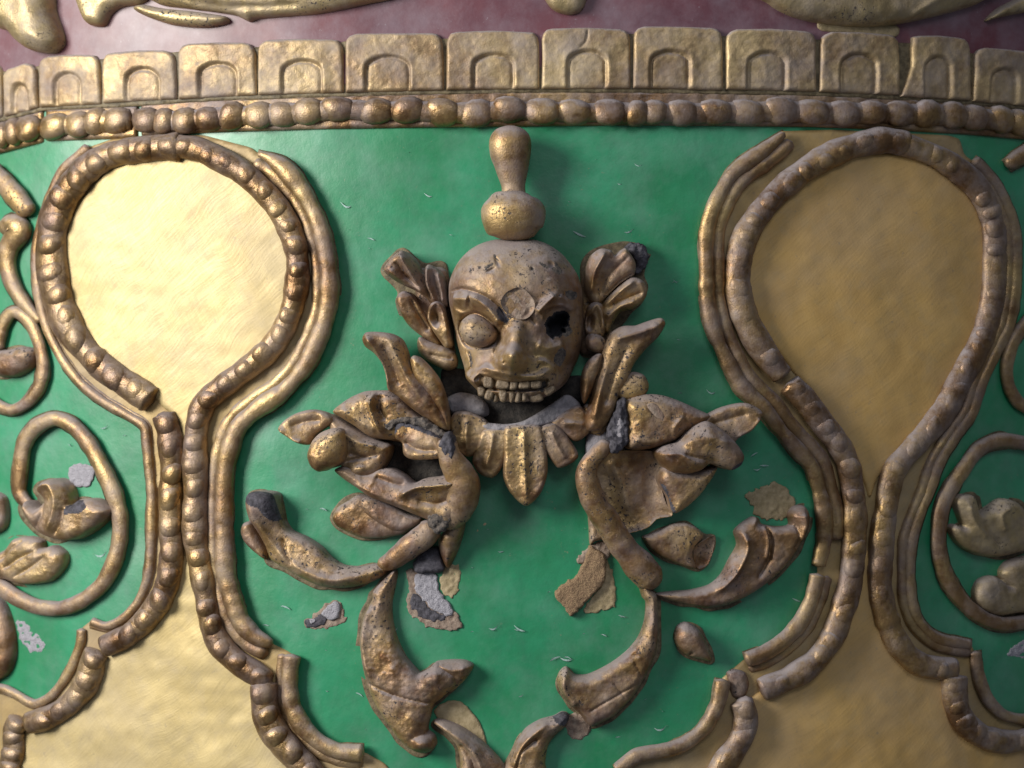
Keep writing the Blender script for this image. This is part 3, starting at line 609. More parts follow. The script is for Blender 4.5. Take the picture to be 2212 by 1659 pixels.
relief('broken_tip', P('F',(1832,160),(1885,125),(1950,135),(2000,200),(1990,280),(1940,335),(1895,345),(1915,280),(1880,205)), M_core, sk, he=22, H=10, w=10, step=2.6, noise=2.5, nwl=18, rag=1.5)
relief('ear_fan', P('F',(1660,620),(1690,540),(1770,450),(1870,368),(1950,385),(1988,450),(1970,520),(1890,585),(1810,605),(1760,680),(1720,760),(1680,720)), M_leaf, sk, he=28, H=18, w=15, step=2.4,
       ctrl=P('F',(1700,650,4),(1930,440,26)), ridges=[(P('F',(1700,560),(1800,460),(1880,400)), 5, 8), (P('F',(1740,560),(1830,520),(1950,470)), 6, -7), (P('F',(1700,650),(1800,570),(1900,540)), 6, 7)])
relief('ear', P('F',(1562,640),(1580,570),(1630,535),(1680,560),(1688,640),(1700,720),(1680,780),(1600,790),(1560,740)), M_face, sk, he=48, H=14, w=12, hb=10, step=2.2, bumps=[(1275,695,7,17,5,-24)], ridges=[(P('F',(1580,640),(1630,560),(1670,620),(1680,740)), 5, 8)])
bead(*P('F',(1628,822))[0], 0.3, 23, 22, 50, 22, M_face, sk, name='ear_lobe')
halo(P('F',(165,320),(285,182),(440,280),(600,300),(640,900),(600,1012),(450,940),(388,810),(320,690),(248,530),(270,470)), sk, 4)
halo(P('F',(1540,300),(1665,168),(1880,130),(2000,200),(1950,350),(1988,450),(1890,585),(1740,760),(1640,900),(1520,860)), sk, 4)
relief('ear_root', P('F',(330,330),(450,300),(600,330),(640,700),(640,900),(540,880),(420,740),(330,600),(380,480)), M_leaf, sk, he=8, H=14, w=26, step=3.2)
relief('ear_root', P('F',(1540,330),(1700,330),(1850,400),(1840,520),(1740,640),(1740,840),(1620,900),(1520,860)), M_leaf, sk, he=8, H=14, w=26, step=3.2)

# ------------------------------------------------------------------ collar
cl = thing('petal_collar', 1125, 960, 'gilded collar of five drooping petals under the skull chin with a dusty ledge', 'collar')
relief('ledge', P('F',(640,1350),(720,1330),(860,1370),(1000,1385),(1120,1365),(1250,1295),(1350,1228),(1440,1180),(1530,1250),(1500,1300),(1400,1350),(1260,1395),(1100,1435),(950,1440),(840,1420),(700,1420)), M_dust, cl, he=42, H=8, w=10, step=3, noise=2., nwl=30, ctrl=P('F',(1100,1400,12),(1440,1200,-6),(640,1360,0)))
for k, (pl, e) in enumerate((([(972,912),(984,892),(1010,890),(1046,908),(1056,932),(1040,968),(1012,986),(990,972),(977,940)], 46), ([(1044,930),(1085,926),(1098,940),(1086,1000),(1064,1031),(1036,1022),(1022,996),(1032,960)], 50),
       ([(1094,926),(1130,920),(1166,924),(1177,970),(1180,1020),(1166,1064),(1137,1091),(1106,1066),(1090,1030),(1091,980)], 58), ([(1160,932),(1200,916),(1236,960),(1247,985),(1232,1001),(1206,1010),(1186,985),(1172,960)], 54), ([(1196,912),(1246,877),(1266,893),(1273,930),(1254,950),(1240,952),(1218,936)], 50))):
    cx0 = sum(p[0] for p in pl)/len(pl); cy0 = sum(p[1] for p in pl)/len(pl)
    pl = [(cx0+(x-cx0)*1.07, cy0+(y-cy0)*1.03) for x, y in pl]
    rg = {0: [((1010,905),(1008,940),(1008,975))], 1: [((1066,935),(1060,975),(1050,1012))], 2: [((1132,930),(1133,990),(1137,1080))], 3: [((1190,930),(1205,965),(1222,992))], 4: [((1215,915),(1240,915),(1262,920))]}[k]
    relief('petal', pl, M_face, cl, he=e-4, H=11, w=9, thick=26, step=2.3, ridges=[(r_, 7, 5) for r_ in rg], ctrl=[(1120,910,6),(cx0, cy0+40, 0)])
relief('chin_shade', P('F',(560,1020),(700,1000),(1000,1050),(1400,1050),(1560,1060),(1560,1240),(1440,1330),(1100,1440),(760,1420),(600,1330)), M_shade, cl, he=3, H=4, w=10, step=4)  # dark sheet with the shade under the chin put into its colour
relief('shoulder_lump', P('F',(590,1210),(680,1165),(800,1185),(875,1245),(885,1320),(800,1345),(700,1325),(620,1310)), M_dust, cl, he=14, H=26, w=24, step=3.5)

# ------------------------------------------------------------------ left leaf cluster
LC = thing('leaf_cluster', 850, 1000, 'gilded acanthus cluster spreading left of the skull, with a broken end showing blue grey clay', 'leaf ornament', 'acanthus clusters beside the skull')
relief('leaf', P('G',(962,150),(990,98),(1080,92),(1180,105),(1260,150),(1300,230),(1330,330),(1380,420),(1450,500),(1540,620),(1610,760),(1645,870),(1560,860),(1440,770),(1330,690),(1230,600),(1155,550),(1140,440),(1110,340),(1050,260),(985,210)), M_leaf, LC, he=62, H=20, w=17, thick=32, step=2.6,
       ctrl=P('G',(1000,140,26),(1200,500,12),(1560,800,6)), ridges=[(P('G',(1010,130),(1090,250),(1150,400),(1180,540)), 6, 10), (P('G',(1180,140),(1250,300),(1340,480),(1500,700)), 10, 6), (P('G',(1130,190),(1200,350),(1260,520)), 8, -7)])
relief('leaf', P('G',(1343,310),(1370,280),(1420,300),(1500,380),(1570,480),(1620,620),(1648,780),(1640,870),(1600,790),(1545,690),(1465,570),(1385,470),(1355,390)), M_leaf, LC, he=72, H=16, w=14, thick=30, step=2.6, ctrl=P('G',(1380,300,12),(1640,850,0)))
relief('leaf', P('G',(715,725),(790,655),(880,600),(980,562),(1080,555),(1180,560),(1270,610),(1340,700),(1420,765),(1520,810),(1600,880),(1600,960),(1480,985),(1300,975),(1180,955),(1040,935),(970,900),(890,840),(800,785)), M_leaf, LC, he=46, H=28, w=30, thick=40, step=2.6,
       ridges=[(P('G',(1060,575),(1040,680),(1080,800),(1130,900)), 5, 11), (P('G',(1110,590),(1100,700),(1150,790)), 9, -10), (P('G',(820,720),(950,800),(1080,880)), 9, 6)], ctrl=P('G',(1000,600,14),(1300,900,6)))
relief('broken_fold', P('G',(1205,820),(1250,782),(1350,800),(1450,850),(1560,900),(1610,970),(1605,1080),(1450,1105),(1340,1100),(1285,1060),(1270,975),(1215,930)), [M_leaf, M_core], LC, he=78, H=14, w=14, thick=40, step=2.6, ctrl=P('G',(1250,820,-6),(1560,1000,10)),
       ridges=[(P('G',(1290,960),(1400,1020),(1560,1030)), 7, -8)], regions=[(1, P('G',(1180,830),(1210,790),(1300,790),(1470,860),(1590,930),(1500,905),(1350,850),(1260,840),(1215,900)))])
relief('crumbled_edge', P('G',(1130,850),(1180,800),(1260,770),(1380,765),(1480,790),(1580,860),(1640,900),(1590,930),(1480,870),(1350,820),(1240,820),(1190,870)), M_crumb, LC, he=84, H=7, w=8, thick=30, step=2.0, noise=2.2, nwl=26, rag=1.6)
relief('leaf', P('G',(298,865),(345,795),(440,735),(555,708),(680,740),(720,800),(640,860),(580,910),(535,985),(450,975),(370,925)), M_leaf, LC, he=70, H=14, w=14, thick=26, step=2.6, ctrl=P('G',(320,880,10),(600,800,0)), ridges=[(P('G',(320,870),(390,940),(500,975)), 6, 10), (P('G',(400,840),(520,800),(640,790)), 14, -8)])
relief('leaf', P('G',(680,745),(780,790),(880,855),(1000,925),(1110,965),(1180,1000),(1150,1110),(1060,1230),(960,1245),(860,1190),(780,1150),(740,1000),(700,880)), M_leaf, LC, he=56, H=22, w=24, thick=40, step=2.6, bumps=[(*P('G',(930,1190))[0], 18, 10, -20, 10)],
       ridges=[(P('G',(820,880),(940,960),(1080,1000)), 9, 8), (P('G',(850,1050),(980,1080),(1100,1060)), 9, -7), (P('G',(820,1120),(900,1100),(1010,1080)), 4, -7)])
relief('leaf_knob', P('G',(512,1070),(550,960),(620,890),(730,852),(800,880),(822,1000),(800,1110),(740,1155),(660,1182),(600,1202),(540,1160)), M_leaf, LC, he=92, H=30, w=30, thick=50, step=2.4)
relief('leaf', P('G',(720,1190),(830,1150),(960,1215),(1080,1180),(1180,1180),(1280,1230),(1360,1290),(1450,1255),(1570,1240),(1640,1215),(1700,1180),(1780,1160),(1840,1260),(1855,1370),(1800,1480),(1730,1570),(1640,1645),(1540,1605),(1430,1565),(1280,1505),(1150,1455),(1000,1400),(900,1330),(800,1265)), M_leaf, LC, he=50, H=26, w=28, thick=44, step=2.6,
       ridges=[(P('G',(1270,1390),(1400,1320),(1560,1305),(1720,1290)), 8, 16), (P('G',(880,1290),(1050,1370),(1250,1450),(1450,1520)), 8, 6), (P('G',(1300,1310),(1200,1290),(1060,1240)), 10, -8), (P('G',(1400,1420),(1550,1450),(1690,1400)), 10, -8)], ctrl=P('G',(1700,1350,16),(800,1230,6)))
relief('shade_backing', P('G',(780,900),(900,760),(1100,700),(1350,650),(1600,750),(1700,900),(1750,1200),(1700,1450),(1450,1450),(1150,1330),(900,1180)), M_shade, LC, he=4, H=8, w=16, step=4)  # backing under the leaves; its dark colour paints the shade between them
tube('hook', P('G',(1625,925,19,100),(1650,1020,23,100),(1680,1110,27,96),(1740,1220,33,88),(1770,1330,34,82),(1740,1450,32,70),(1670,1570,27,60),(1600,1640,20,54)), M_leaf, LC, step=4, lump=.07, n=14)
relief('broken_tip', P('G',(1565,985),(1610,900),(1650,878),(1695,940),(1698,1040),(1680,1110),(1620,1080),(1580,1030)), M_core, LC, he=108, H=14, w=12, thick=22, step=2.2, noise=1.5, nwl=20, rag=.8)
relief('crumbled_edge', P('I',(1570,400),(1600,350),(1680,340),(1740,380),(1720,450),(1680,500),(1620,510),(1580,450)), M_crumb, LC, he=80, H=8, w=10, thick=20, step=2.2, noise=2.2, nwl=22, rag=1.5)
relief('leaf', P('I',(903,400),(940,330),(1020,280),(1100,240),(1250,290),(1400,360),(1535,410),(1460,475),(1380,520),(1250,542),(1120,542),(1020,505),(935,460)), M_leaf, LC, he=14, H=18, w=20, step=2.6)
relief('leaf', P('I',(1100,295),(1140,258),(1220,280),(1320,320),(1430,375),(1530,415),(1460,470),(1340,492),(1230,440),(1130,365)), M_leaf, LC, he=28, H=12, w=12, step=2.6)
tube('stem', P('I',(1640,430,24,54),(1560,520,26,44),(1450,600,25,34),(1330,690,22,24),(1220,745,12,14)), M_leaf, LC, step=4, lump=.05, n=14)
relief('leaf', P('I',(1640,560),(1720,450),(1822,360),(1815,500),(1770,640),(1705,755),(1660,680)), M_leaf, LC, he=22, H=24, w=20, step=2.6, ctrl=P('I',(1800,400,20),(1700,740,-8)))
halo(P('I',(903,400),(940,330),(1100,240),(1535,410),(1460,475),(1250,542),(1120,542),(1020,505),(935,460)), LC)
relief('broken_stub', P('I',(1470,705),(1550,615),(1640,605),(1665,680),(1685,765),(1580,785),(1490,780)), M_core, LC, he=10, H=12, w=14, step=2.8, noise=1.6, rag=1)

# lower left scrolls
L9 = single('acanthus_scroll', 'gilded acanthus scroll at lower left of the skull, its upright lobe broken off dark', 'leaf ornament', P('I',(328,270),(350,228),(410,215),(505,235),(535,330),(555,430),(600,495),(700,540),(800,605),(870,680),(960,735),(1080,745),(1200,725),(1275,755),(1250,805),(1130,865),(980,892),(820,880),(700,832),(580,765),(470,695),(430,600),(385,500),(345,410),(330,340)), [M_leaf, M_core], he=14, H=24, w=20, step=2.6,
       ctrl=P('I',(400,260,40),(560,560,6),(1200,760,0)), ridges=[(P('I',(380,330),(460,500),(560,640),(720,760),(900,830),(1100,810)), 10, 7), (P('I',(560,540),(590,640),(640,720)), 4, -9)], regions=[(1, P('I',(320,270),(350,222),(420,205),(520,225),(545,340),(540,420),(480,400),(440,330),(390,310)))])
relief('side_lobe', P('I',(273,500),(290,440),(345,425),(375,480),(410,560),(448,640),(440,690),(370,642),(300,572)), M_leaf, None, he=10, H=16, w=13, step=2.6).parent = None
o_ = [o for o in C.objects if o.name.startswith('side_lobe')][0]
def adopt(child, par):
    child.parent = par; child.location = Vector(PW[child.name])-Vector(PW[par.name])
adopt(o_, L9)
L10 = single('acanthus_scroll', 'tall crescent gilded leaf curling inward below the left cluster, with a pointed lobe', 'leaf ornament',
   P('I',(1325,765),(1342,800),(1325,900),(1305,1000),(1310,1120),(1345,1250),(1410,1380),(1500,1480),'L',(610,505),(660,480),(705,440),(760,455),(830,520),(835,575),(780,625),(735,665),(690,700),(665,780),(650,860),(690,895),(705,950),(670,990),(620,1002),(560,985),(490,935),(430,855),(360,755),(300,645),(262,530),(235,400),(226,280),(250,155),(300,55),'I',(1170,920),(1250,830)),
   he=12, H=30, w=30, step=2.6, ridges=[(P('L',(300,90),(262,250),(275,420),(330,560)), 9, 8), (P('L',(290,560),(450,630),(600,670),(690,690)), 4, -7), (P('L',(560,900),(640,880),(690,900)), 6, -6)], bumps=[(*P('L',(635,935))[0], 20, 18, 0, 14), (*P('L',(690,520))[0], 20, 16, 0, 14)], ctrl=P('L',(720,500,16),(620,950,8),(400,0,-4)), noise=1.3)
adopt(relief('pointed_lobe', P('L',(700,440),(800,425),(890,430),(938,462),(900,530),(840,590),(790,620),(770,560),(740,490)), M_leaf, None, he=20, H=18, w=16, step=2.6, ridges=[(P('L',(720,450),(820,480),(900,465)), 8, 6)]), L10)
L11 = single('acanthus_scroll', 'gilded leaf rising from the bottom edge left of the lower centre', 'leaf ornament',
   P('L',(690,815),(705,790),(760,795),(850,830),(960,900),(1050,980),(1120,1060),(1180,1180),(860,1180),(855,1060),(835,960),(770,880)), he=10, H=30, w=26, step=2.6, ridges=[(P('L',(740,820),(860,900),(960,1000),(1020,1150)), 9, 8), (P('L',(860,930),(930,1030),(960,1150)), 6, -10)])
L12 = single('acanthus_scroll', 'gilded leaf rising from the bottom edge, its dark tip broken off', 'leaf ornament',
   P('L',(1440,770),(1490,745),(1535,765),(1515,830),(1455,885),(1405,950),(1385,1060),(1390,1180),(1110,1180),(1150,1040),(1200,940),(1260,850),(1350,795)), [M_leaf, M_core], he=10, H=30, w=26, step=2.6, ridges=[(P('L',(1400,800),(1260,920),(1190,1080)), 9, 8), (P('L',(1340,900),(1240,980),(1200,1100)), 6, -9)], regions=[(1, P('L',(1430,760),(1490,740),(1540,765),(1500,820),(1450,800)))])
relief('bare_patch', P('L',(700,725),(790,670),(870,680),(950,760),(1000,850),(1030,960),(1060,1000),(960,930),(850,840),(740,790)), M_patch, wall, he=1.5, H=1.5, w=5, hb=-2, step=4, rag=1)
relief('bare_patch', P('L',(1500,790),(1560,745),(1640,770),(1665,850),(1600,915),(1530,880)), M_scar, wall, he=2, H=3, w=8, hb=-2, step=3, rag=2, noise=1.5, nwl=16)

# ------------------------------------------------------------------ right leaf cluster
RC = thing('leaf_cluster', 1400, 1000, 'gilded acanthus cluster spreading right of the skull, touching the ochre medallion frame', 'leaf ornament', 'acanthus clusters beside the skull')
relief('leaf', P('F',(1590,1240),(1620,1100),(1655,980),(1690,860),(1740,755),(1820,705),(1910,700),(2000,670),(2085,648),(2115,690),(2065,780),(1980,865),(1905,960),(1860,1060),(1800,1180),(1760,1300),(1690,1410),(1580,1430),(1560,1330)), M_leaf, RC, he=54, H=20, w=20, thick=34, step=2.6,
       ctrl=P('F',(2080,670,24),(1650,1300,8)), ridges=[(P('F',(1760,800),(1900,760),(2060,700)), 8, 8), (P('F',(1700,1000),(1650,1200),(1620,1350)), 8, 6), (P('F',(1850,850),(1760,1050),(1700,1250)), 12, -6)])
relief('leaf', P('F',(1530,1110),(1545,1010),(1590,935),(1650,895),(1678,910),(1668,990),(1630,1080),(1592,1180),(1555,1242),(1535,1200)), M_leaf, RC, he=74, H=16, w=14, thick=28, step=2.6)
relief('shade_backing', P('H',(560,700),(800,600),(1100,700),(1350,850),(1500,1000),(1400,1150),(1250,1250),(1150,1500),(900,1600),(700,1500),(560,1200)), M_shade, RC, he=2, H=6, w=16, step=4)  # same backing on the right, gaps between leaves shaded by its colour
relief('leaf', P('H',(735,570),(800,480),(890,410),(980,430),(1022,500),(1015,560),(960,620),(850,640)), M_leaf, RC, he=60, H=16, w=20, thick=30, step=2.8)
relief('leaf', P('H',(500,690),(620,640),(780,640),(840,700),(740,800),(690,870),(640,920),(560,900),(530,860)), M_leaf, RC, he=40, H=14, w=18, thick=40, step=2.8)
relief('leaf', P('H',(545,890),(640,880),(700,860),(720,960),(640,1000),(560,1090),(520,1060)), M_dust, RC, he=34, H=10, w=12, thick=30, step=3)
relief('leaf', P('H',(840,640),(920,600),(1040,585),(1160,600),(1300,650),(1430,710),(1520,760),(1450,840),(1330,890),(1240,950),(1150,990),(1000,1025),(870,1020),(840,920),(850,800),(830,710)), M_leaf, RC, he=66, H=30, w=34, thick=50, step=2.6,
       bumps=[(*P('H',(1070,725))[0], 20, 8, 40, -7)], ridges=[(P('H',(1230,960),(1210,860),(1280,760)), 6, 5), (P('H',(900,950),(1050,970),(1180,930)), 8, 5)])
relief('chipped_spot', P('H',(1000,670),(1050,655),(1110,690),(1140,740),(1130,795),(1080,770),(1030,720)), M_scar, RC, he=93, H=2, w=5, thick=6, step=2.5)
relief('broken_edge', P('H',(685,900),(700,830),(745,750),(780,640),(840,612),(850,740),(865,880),(850,970),(780,1045),(720,1040),(715,970)), [M_core, M_dust], RC, he=76, H=12, w=12, thick=40, step=2.4, noise=2.5, nwl=16, rag=1.5, regions=[(1, P('H',(790,780),(820,840),(800,920),(750,900),(770,830)))])
relief('leaf', P('H',(1390,840),(1480,760),(1620,690),(1780,655),(1880,690),(1925,740),(1890,810),(1830,880),(1740,930),(1680,980),(1540,920)), M_leaf, RC, he=60, H=14, w=16, thick=28, step=2.6, ctrl=P('H',(1900,740,10),(1450,830,6)), ridges=[(P('H',(1720,930),(1820,880),(1900,780)), 5, 8), (P('H',(1500,830),(1660,780),(1800,740)), 14, -7)])
relief('leaf', P('H',(1095,1060),(1150,1000),(1270,965),(1330,900),(1410,830),(1500,800),(1610,860),(1700,940),(1765,1020),(1795,1085),(1770,1150),(1700,1190),(1600,1165),(1520,1140),(1450,1190),(1340,1218),(1220,1205),(1150,1150)), [M_leaf, M_core], RC, he=88, H=34, w=36, thick=60, step=2.5,
       ridges=[(P('H',(1150,1060),(1260,1060),(1360,1120),(1480,1150)), 7, 7), (P('H',(1290,1060),(1420,1090),(1560,1120)), 6, -7), (P('H',(1280,980),(1450,930),(1650,980)), 10, 5)], regions=[(1, P('H',(1690,1190),(1720,1150),(1800,1120),(1800,1200)))])
relief('leaf', P('H',(1110,1250),(1150,1170),(1290,1190),(1440,1190),(1575,1155),(1520,1270),(1430,1390),(1330,1480),(1240,1530),(1205,1500),(1180,1400),(1130,1320)), [M_leaf, M_core], RC, he=60, H=24, w=24, thick=44, step=2.6, regions=[(1, P('H',(1105,1300),(1150,1310),(1190,1420),(1225,1500),(1220,1545),(1180,1480),(1130,1400)))])
relief('cupped_leaf', P('H',(560,1090),(720,1035),(950,1030),(1100,1050),(1140,1160),(1110,1300),(1150,1450),(1200,1540),(1080,1570),(1000,1640),(860,1680),(740,1680),(650,1540),(560,1340),(515,1190)), M_leaf, RC, he=30, H=-14, w=34, hb=-4, step=2.8, bumps=[(*P('H',(1040,1330))[0], 18, 50, 0, -8)], ridges=[(P('H',(720,1100),(800,1300),(860,1500)), 14, 6)])
tube('stem', P('H',(700,960,14,66),(620,1040,19,66),(545,1130,21,62),(520,1230,23,58),(560,1380,26,54),(620,1500,27,50),'J',(600,420,29,44),(700,580,31,36),(800,700,32,30),(900,810,31,26),(965,880,22,22)), M_leaf, RC, step=4, lump=.05, n=16)
halo(P('J',(850,540),(900,515),(1060,445),(1150,438),(1275,520),(1342,522),(1330,640),(1228,755),(1100,722),(1000,682),(915,622)), RC)
R12 = relief('spike', P('J',(468,325),(485,318),(520,390),(560,470),(590,540),(520,565),(485,585),(478,480)), M_leaf, RC, he=8, H=14, w=9, step=2.2)
R11 = relief('leaf', P('J',(850,540),(900,515),(990,480),(1060,445),(1150,438),(1240,475),(1275,530),(1225,590),(1200,660),(1222,755),(1100,722),(1000,682),(915,622)), M_leaf, RC, he=12, H=16, w=18, step=2.6)
relief('folded_tip', P('J',(1205,610),(1260,560),(1342,522),(1330,640),(1295,725),(1228,752),(1200,690)), M_leaf, RC, he=8, H=-6, w=12, hb=-2, step=2.4)
R9 = single('acanthus_scroll', 'broad gilded leaf with a curved groove sweeping up to the right, below the right cluster', 'leaf ornament',
   P('J',(940,935),(1080,915),(1200,905),(1330,870),(1410,800),(1470,690),(1525,590),(1505,500),(1560,440),(1640,395),(1660,440),(1700,450),(1800,468),(1890,450),(1880,380),(1920,325),(1975,318),(2010,380),(2000,480),(1940,600),(1850,735),(1730,850),(1580,950),(1440,1010),(1300,1030),(1150,1002),(1030,972)),
   he=12, H=20, w=18, step=2.6, ctrl=P('J',(1960,400,14),(1550,520,8),(1000,950,-2)), ridges=[(P('J',(1705,450),(1735,560),(1720,690),(1650,810)), 5, -11), (P('J',(1690,460),(1712,570),(1695,690)), 4, 5), (P('J',(1540,510),(1560,620),(1480,790),(1360,910)), 7, 10), (P('J',(1940,370),(1960,450),(1930,560)), 8, 8), (P('J',(1905,440),(1925,540),(1900,620)), 4, -8)])
R10 = single('acanthus_scroll', 'tall crescent gilded leaf below the right cluster, scratched on its wide end', 'leaf ornament',
   P('J',(805,818),(850,845),(900,890),(955,945),(962,1060),'L',(2088,240),(2070,380),(2010,520),(1930,650),(1820,765),(1740,810),(1665,835),(1600,760),(1535,700),(1480,625),(1458,550),(1480,495),(1520,470),(1560,515),(1640,520),(1720,490),(1810,440),(1900,370),(1970,285),(2008,180),(2015,70),'J',(860,960),(835,880)),
   he=12, H=26, w=22, step=2.6, ridges=[(P('L',(1990,100),(1985,230),(1920,350),(1800,440)), 6, 9), (P('L',(1500,500),(1500,600),(1570,700)), 7, 8), (P('L',(1930,430),(1960,490),(1975,530)), 2.2, -4), (P('L',(1650,740),(1800,650),(1940,570)), 2.2, -4), (P('L',(1800,560),(1850,620),(1880,660)), 2, -3)], ctrl=P('L',(1500,520,10),(1700,700,4)))
single('drop', 'smooth gilded teardrop boss standing alone beside the right crescent leaf', 'boss', P('J',(1078,1225),(1105,1155),(1165,1128),(1240,1170),(1300,1260),(1338,1395),(1250,1385),(1150,1352),(1098,1295)), M_face, he=10, H=34, w=30, step=2.4, bumps=[(*P('J',(1185,1338))[0], 4, 4, 0, -8)])
single('leaf_stub', 'short gilded stub bridging rim and beads at the lower right scallop', 'leaf', P('J',(1440,1480),(1490,1450),(1560,1470),(1590,1550),(1560,1640),(1480,1640),(1450,1560)), M_leaf, he=8, H=12, w=16, step=3)

# ------------------------------------------------------------------ side vines
def vine(name, label, pts, r, group=None, h=None, mat=None):
    group = dict(vine_bud='vine buds at the side edges', vine_scroll='vine scrolls on the side panels').get(name)
    o = tag(tube(name, pts, mat or M_rim, None, r=r, h=h or r*.7, lump=.05, step=4, n=14), label, 'scroll', group)
    halo_tube(pts, o, r); return o
vine('vine_bud', 'short dark gilded capsule bud at the left edge above the upper scroll', P('A',(-80,1150),(20,1250,20),(120,1370,22),(210,1490,17)), 18, mat=M_leaf, h=16)
vine('vine_scroll', 'gilded vine running down from the left edge into the medallion rim', P('A',(10,1610,16),(90,1555,24),(130,1600,24),'D',(60,60,20),(50,170,18),(90,310,16),(170,440,13),(280,570,8)), 16, h=12)
vine('vine_scroll', 'small gilded ring scroll at the left edge, level with the medallion foot', P('D',(-20,760),(10,620),(60,520),(120,500),(200,560),(265,700),(300,860),(275,1010),(190,1120),(90,1175),(0,1150),(-80,1100)), 13, h=12)
vine('vine_scroll', 'large open gilded vine loop at lower left of the green panel', P('K',(170,150,12),(110,60,14),'D',(150,1500),(180,1380),(260,1285),(380,1235),(500,1280),(610,1400),(700,1560),'K',(650,60),(690,200),(690,350),(655,480),(590,600),(480,690),(360,738),(220,730),(100,680),(0,610),(-80,540)), 17, h=15)
single('leaf_bud', 'small gilded curled bud inside the left ring scroll', 'leaf', P('D',(-60,780),(40,755),(130,735),(205,765),(208,835),(150,905),(60,948),(-60,930)), M_leaf, he=14, H=26, w=22, step=3)
single('leaf_bud', 'gilded curled bud with grey broken top inside the large left loop', 'leaf', P('K',(195,60),(225,10),(290,-8),(350,30),(375,110),(385,150),(440,112),(520,115),(605,180),(560,240),(490,300),(400,345),(300,345),(215,312),(145,245),(108,165),(130,120),(185,165),(235,120)), [M_rim, M_core], he=14, H=24, w=20, step=2.6,
       ridges=[(P('K',(220,50),(290,20),(330,100),(320,200),(280,300)), 7, 9), (P('K',(360,160),(350,240),(310,320)), 4, -9), (P('K',(240,120),(240,200),(200,280)), 4, -7)], ctrl=P('K',(430,160,14)), regions=[(1, P('K',(365,190),(400,130),(470,120),(500,150),(470,185),(420,190)))])
single('leaf_bud', 'ribbed gilded bud below the curled bud, near the left edge', 'leaf', P('K',(-70,450),(10,400),(60,340),(140,326),(212,350),(225,395),(285,378),(348,425),(345,500),(275,580),(170,603),(80,600),(0,575),(-70,570)), M_rim, he=14, H=24, w=22, step=2.8,
       ridges=[(P('K',(30,510),(110,450),(200,410)), 4, -9), (P('K',(80,560),(180,500),(260,440)), 4, -8), (P('K',(0,470),(60,400),(130,350)), 4, -6)])
single('leaf_edge', 'dark curved edge of a gilded leaf cut by the left border low down', 'leaf', P('K',(-110,690),(-20,700),(20,780),(48,900),(50,1020),(20,1110),(-30,1150),(-110,1150)), M_leaf, he=14, H=20, w=18, step=4)
single('leaf_edge', 'small dark leaf edge at the left border beside the large loop', 'leaf', P('K',(-80,80),(-10,90),(12,150),(14,240),(-10,290),(-80,300)), M_leaf, he=14, H=16, w=14, step=4)
vine('vine_bud', 'short dusty gilded bud at the right edge above the ochre medallion shoulder', P('N',(2090,1150,14),(2160,1100,18),(2260,1040,20),(2350,1000,20)), 18, mat=M_rim, h=10)
vine('vine_scroll', 'small gilded arc scroll at the right edge beside the ochre medallion', P('O',(2330,480),(2212,590),(2130,720),(2090,880),(2110,1020),(2180,1130),(2300,1200)), 13, h=10)
vine('vine_scroll', 'large open gilded vine loop at lower right of the green panel', P('O',(2360,1440),(2212,1405),(2050,1385),(1900,1445),(1780,1600),'M',(1535,90),(1500,200),(1490,380),(1530,550),(1620,690),(1740,790),(1860,830),(1990,815),(2080,790)), 16, h=12)
single('leaf_bud', 'dusty gilded three lobed bud inside the large right loop', 'leaf', P('M',(1605,130),(1640,85),(1710,90),(1735,150),(1750,190),(1810,150),(1880,108),(1965,130),(2030,220),(2050,380),(1930,432),(1820,447),(1700,420),(1620,362),(1578,290),(1600,255),(1650,270),(1630,200)), M_top, he=12, H=22, w=22, step=2.8,
       ridges=[(P('M',(1660,150),(1690,250),(1760,330)), 6, 7), (P('M',(1900,160),(1840,200),(1860,300)), 7, 8), (P('M',(1750,230),(1780,300),(1850,380)), 5, -7)])
single('leaf_bud', 'smooth rounded gilded bud near the right edge, under the three lobed bud', 'leaf', P('M',(1728,640),(1760,580),(1830,555),(1890,590),(1905,610),(1880,540),(1915,480),(1990,450),(2080,460),(2080,740),(1960,770),(1860,785),(1775,752),(1732,705)), M_top, he=14, H=24, w=24, step=2.8)

# ------------------------------------------------------------------ scars on the paint (parts of the wall)
def scar(name, poly, mat, **kw):
    d = dict(he=1.2, H=1.2, w=5, hb=-2, step=2.4, noise=.8, nwl=14, rag=2.4); d.update(kw)
    return relief(name, poly, mat, wall, **d)
scar('scar', P('I',(1435,750),(1500,770),(1560,790),(1650,900),(1750,1040),(1790,1090),(1808,1160),(1700,1172),(1580,1150),(1480,1090),(1425,1020),(1440,900)), M_scar)
scar('plaster_patch', P('I',(1495,790),(1560,778),(1630,788),(1645,890),(1700,970),(1755,1040),(1720,1072),(1620,1042),(1550,975),(1488,900)), M_plaster, he=4, H=2)
scar('core_patch', P('I',(1455,960),(1490,920),(1550,985),(1620,1048),(1700,1080),(1640,1115),(1540,1090),(1470,1030)), M_core, he=3, H=1)
scar('bare_patch', P('I',(1655,860),(1680,760),(1725,718),(1798,740),(1788,880),(1755,945),(1700,940)), M_patch)
scar('scar', P('I',(718,1115),(780,1072),(835,1030),(870,990),(960,978),(985,1050),(1005,1100),(930,1150),(790,1172),(722,1150)), M_scar)
scar('plaster_patch', P('I',(838,1055),(925,980),(968,1010),(952,1090),(900,1112),(862,1085)), M_plaster, he=6, H=3, rag=.8)
scar('core_patch', P('I',(728,1120),(800,1085),(850,1060),(880,1110),(820,1150),(750,1160)), M_core, he=3.5, H=1)
scar('plaster_patch', P('I',(755,1105),(785,1095),(800,1115),(775,1128)), M_plaster, he=6, H=1)
